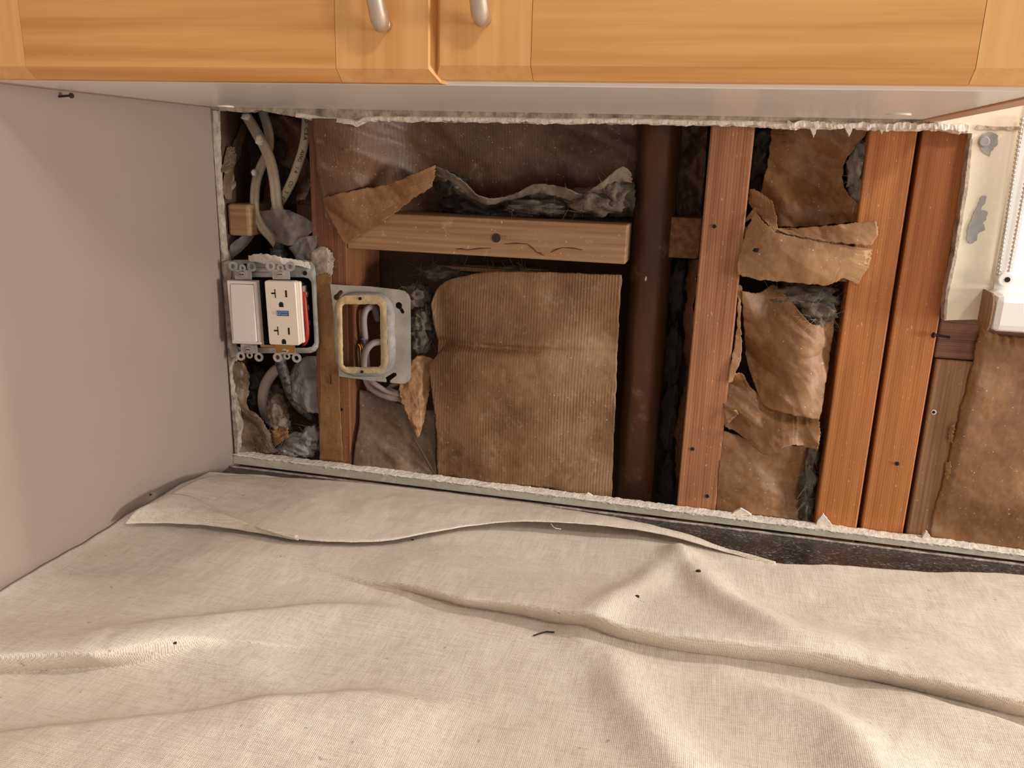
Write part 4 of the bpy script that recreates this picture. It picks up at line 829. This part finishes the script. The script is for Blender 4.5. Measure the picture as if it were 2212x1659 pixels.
# ------------------------------------------------------------------ drop cloth
def pz(pts, z): q = np.array(pts, float); return WZ(q[:, 0], q[:, 1], z)[:, :2]
ZK = ZCT + .005
rear = pz([(470, 1026), (800, 1050), (1000, 1075), (1200, 1104), (1400, 1144), (1600, 1208), (1690, 1226), (1900, 1233), (2212, 1250)], ZK)
rear = np.vstack([rear, [[1.1, rear[-1, 1] + .01]]])
def yr(x): return np.interp(x, rear[:, 0], rear[:, 1])
NY = 520
xs_ = np.r_[np.linspace(XL + .0015, .36, 440), np.linspace(.365, .95, 80)]
GX = np.repeat(xs_[None], NY, 0); tt = np.linspace(0, 1, NY)[:, None]
Y0 = yr(xs_)[None] - .003; GY = Y0 + (-.652 - Y0) * tt
def polydist(px, py, L):
    best = np.full(px.shape, 1e9); sg = np.zeros(px.shape); tp = np.zeros(px.shape); seg = np.linalg.norm(np.diff(L, axis=0), axis=1); tot = seg.sum(); acc = 0
    for i in range(len(L)-1):
        a, b = L[i], L[i+1]; d = b - a; t = ((px-a[0])*d[0] + (py-a[1])*d[1])/(d@d); tc = np.clip(t, 0, 1)
        dx, dy = px - a[0] - tc*d[0], py - a[1] - tc*d[1]; D = np.hypot(dx, dy); m = D < best
        best = np.where(m, D, best); sg = np.where(m, np.sign(d[0]*dy - d[1]*dx), sg); tp = np.where(m, (acc + tc*seg[i])/tot, tp); acc += seg[i]
    return best, sg, tp
HH = np.zeros_like(GX); DX = np.zeros_like(GX); DY = np.zeros_like(GX)
# crest pixels (left to right), heights along it, width behind, width in front, overhang
RID = [
 ([(540, 1200), (650, 1230), (760, 1260), (880, 1276), (1000, 1302), (1106, 1322), (1300, 1370), (1500, 1410), (1700, 1436), (1900, 1474), (2212, 1545), (2500, 1600)], [.0, .003, .010, .016, .019, .020, .020, .020, .020, .019, .018, .016], .036, .0070, .028),
 ([(-200, 1462), (0, 1448), (120, 1441), (250, 1441), (400, 1428), (470, 1425)], [.020, .019, .018, .015, .007, .001], .042, .007, .026),
 ([(280, 1392), (420, 1400), (520, 1440), (565, 1490), (555, 1545)], [.004, .009, .010, .008, .003], .022, .022, 0),
 ([(-100, 1625), (0, 1605), (150, 1588), (300, 1570), (550, 1545), (680, 1524), (760, 1514), (860, 1520), (1000, 1545)], [.009, .009, .009, .010, .011, .011, .010, .007, .001], .012, .06, 0),
 ([(0, 1400), (300, 1375), (520, 1335), (700, 1312), (850, 1318), (1000, 1350), (1106, 1372)], [.002, .004, .006, .007, .006, .004, .001], .012, .03, 0),
 ([(1470, 1188), (1500, 1240), (1560, 1300), (1680, 1370), (1850, 1410)], [.006, .011, .010, .007, .002], .02, .012, 0),
 ([(1460, 1195), (1400, 1250), (1320, 1310), (1250, 1350)], [.004, .006, .005, .002], .014, .012, 0),
 ([(1270, 1400), (1320, 1440), (1360, 1520), (1420, 1610), (1500, 1720)], [.004, .010, .011, .010, .008], .022, .016, 0),
 ([(1560, 1470), (1640, 1500), (1760, 1560), (1830, 1620), (1900, 1720)], [.003, .006, .009, .012, .012], .016, .022, 0),
 ([(1840, 1478), (1960, 1508), (2056, 1546), (2140, 1570), (2212, 1600), (2400, 1680)], [.002, .008, .010, .011, .012, .012], .012, .045, 0),
 ([(1700, 1540), (1800, 1560), (1900, 1620), (1990, 1700)], [.003, .006, .008, .008], .02, .02, 0),
 ([(480, 1172), (700, 1185), (900, 1205), (1106, 1240), (1300, 1300)], [.002, .003, .004, .005, .003], .03, .03, 0),
]
for pts, hs, wbk_, wf, ov in RID:
    hs = catmull([(i, q) for i, q in enumerate(hs)], 80)[:, 1]; L = pz(catmull(pts, 80), ZK + .008) + np.array([0, ov*.75]); d, sg, tp = polydist(GX, GY, L)
    seg = np.r_[0, np.cumsum(np.linalg.norm(np.diff(L, axis=0), axis=1))]; H = np.interp(tp, seg/seg[-1], hs)
    if L[-1][0] < L[0][0]: sg = -sg
    prof = np.where(sg > 0, np.exp(-(d/wbk_)**2), np.exp(-(d/wf)**2)); HH += H*prof
    if ov:
        k = np.where(sg > 0, np.exp(-(d/.030)**2), np.exp(-(d/.0085)**2)) * np.clip(H/.014, 0, 1) * ov; DY -= k
HH += .006*np.exp(-np.clip(GX - XL, 0, None)/.022) * np.clip((yr(XL + .01) - GY)/.05, .5, 1)
HH *= np.clip((Y0 - GY)/.03, 0.12, 1) + 0*GX
NZ = np.empty_like(GX)
for j in range(NY):
    for i in range(GX.shape[1]):
        x, y = GX[j, i], GY[j, i]
        NZ[j, i] = .0032*noise.noise((x*9, y*12, 1.3)) + .0011*noise.noise((x*34 + y*10, y*40, 4)) + .0003*noise.noise((x*120, y*120, 8))
hang = np.clip(-.628 - GY, 0, 1)
PZ_ = ZK + .001 + np.clip(HH + NZ + .002, 0, None)
V = np.stack([np.clip(GX + DX, XL + .001, 2), GY + DY, PZ_], -1)
NXc = GX.shape[1]
drop = []
for k in range(1, 26):
    s = k/25; r = V[-1].copy(); r[:, 1] -= .012*math.sin(min(s*4, 1.57)) + .004*np.sin(xs_*40)*s; r[:, 2] -= .30*s; drop.append(r)
V = np.concatenate([V, np.stack(drop)], 0); NYc = V.shape[0]
F4 = [(j*NXc+i, j*NXc+i+1, (j+1)*NXc+i+1, (j+1)*NXc+i) for j in range(NYc-1) for i in range(NXc-1)]
dc = empty('drop_cloth', (.2, -.3, ZCT), 'cream cotton drop cloth spread in folds over the countertop', 'drop cloth')
mk('cloth_sheet', V.reshape(-1, 3), F4, MT['canvas'], dc, smooth=True, thick=.0009, off=1)
def zsheet(name, top, bot, nu, nv, hfun, mat, parent, seed, thick=.0009):
    """a layer of cloth lying on the counter; top/bot pixel lines with heights above the counter"""
    A = catmull(top, nu); B = catmull(bot, nu); PA = WZ(A[:, 0], A[:, 1], ZCT + A[:, 2]); PB = WZ(B[:, 0], B[:, 1], ZCT + B[:, 2])
    P = np.empty((nv, nu, 3))
    for j in range(nv):
        t = j/(nv-1); P[j] = PA*(1-t) + PB*t
        for i in range(nu):
            P[j, i, 2] += hfun(i/(nu-1), t) + .0022*math.sin(math.pi*t)*noise.noise((P[j, i, 0]*22, P[j, i, 1]*30, seed)) + .0005*noise.noise((P[j, i, 0]*90, P[j, i, 1]*90, seed))
    P[..., 0] = np.maximum(P[..., 0], XL + .0012)
    f = [(j*nu+i, j*nu+i+1, (j+1)*nu+i+1, (j+1)*nu+i) for j in range(nv-1) for i in range(nu-1)]
    return mk(name, P.reshape(-1, 3), f, mat, parent, smooth=True, thick=thick)
zsheet('folded_hem', [(468, 1027, .012), (600, 1031, .008), (800, 1045, .008), (1000, 1069, .008), (1200, 1098, .009), (1350, 1124, .010), (1500, 1165, .010), (1600, 1203, .008), (1672, 1222, .007)],
       [(366, 1070, .024), (420, 1078, .022), (470, 1106, .020), (560, 1142, .0185), (640, 1163, .018), (740, 1170, .018), (830, 1168, .018), (930, 1150, .019), (1030, 1134, .018), (1130, 1126, .021), (1290, 1134, .022), (1420, 1152, .019), (1560, 1190, .012), (1676, 1224, .008)],
       240, 40, lambda s, t: .004*math.sin(math.pi*t), MT['canvas'], dc, 3)
zsheet('turned_corner', [(330, 1090, .023), (368, 1068, .026), (420, 1076, .025), (470, 1104, .0235), (560, 1141, .021), (640, 1164, .0190)],
       [(268, 1132, .018), (340, 1130, .016), (420, 1133, .0155), (500, 1142, .0155), (580, 1155, .0155), (645, 1167, .0165)],
       90, 24, lambda s, t: .004*math.sin(math.pi*t), MT['canvas'], dc, 7)
q = catmull([(1190, 1131, .026), (1198, 1140, .024), (1212, 1143, .022)], 12); mk('loose_thread', *tubeg(WZ(q[:, 0], q[:, 1], ZCT + q[:, 2]), .0003, 5), MT['canvas'], dc)
for k, (u, v, r, lb) in enumerate(((1510, 1236, .0022, 'dark crumb near the counter edge of the drop cloth'), (1374, 1291, .0020, 'brown crumb in the middle of the right cloth hump'), (381, 1391, .0018, 'black crumb on the left of the drop cloth'), (893, 1169, .0013, 'tiny black crumb below the folded cloth hem'), (312, 1064, .0012, 'tiny dark crumb on the turned cloth corner by the wall'))):
    r0 = rays(u, v); r0 = r0/np.linalg.norm(r0); best = None
    gv = V[:NY].reshape(-1, 3) - CL; dn = gv @ r0; dist = np.linalg.norm(gv - dn[:, None]*r0, axis=1); i = int(np.argmin(dist)); p = gv[i] + CL
    zo = .0012 if k != 4 else .008
    bm = bmesh.new(); bmesh.ops.create_icosphere(bm, subdivisions=2, radius=r)
    vv = [(p[0] + w.co.x*(1 + .5*noise.noise(w.co*900)), p[1] + w.co.y*.8, p[2] + zo + w.co.z*.6) for w in bm.verts]; ff = [[x.index for x in g.verts] for g in bm.faces]; bm.free()
    tag(mk('debris_crumb', vv, ff, MT['debris'], smooth=True), lb, 'debris', 'crumbs on the drop cloth')
def oncloth(u, v):
    r0 = rays(u, v); r0 = r0/np.linalg.norm(r0); gv = V[:NY].reshape(-1, 3) - CL; dn = gv @ r0; dist = np.linalg.norm(gv - dn[:, None]*r0, axis=1); return gv[int(np.argmin(dist))] + CL
tw = [oncloth(u, v) + np.array([0, 0, .0022]) for u, v in ((1150, 1378), (1165, 1373), (1180, 1370), (1196, 1371))]
tag(mk('debris_twig', *tubeg(tw, .0006, 6), MT['debris']), 'thin dark splinter lying in the main cloth fold', 'debris', 'crumbs on the drop cloth')
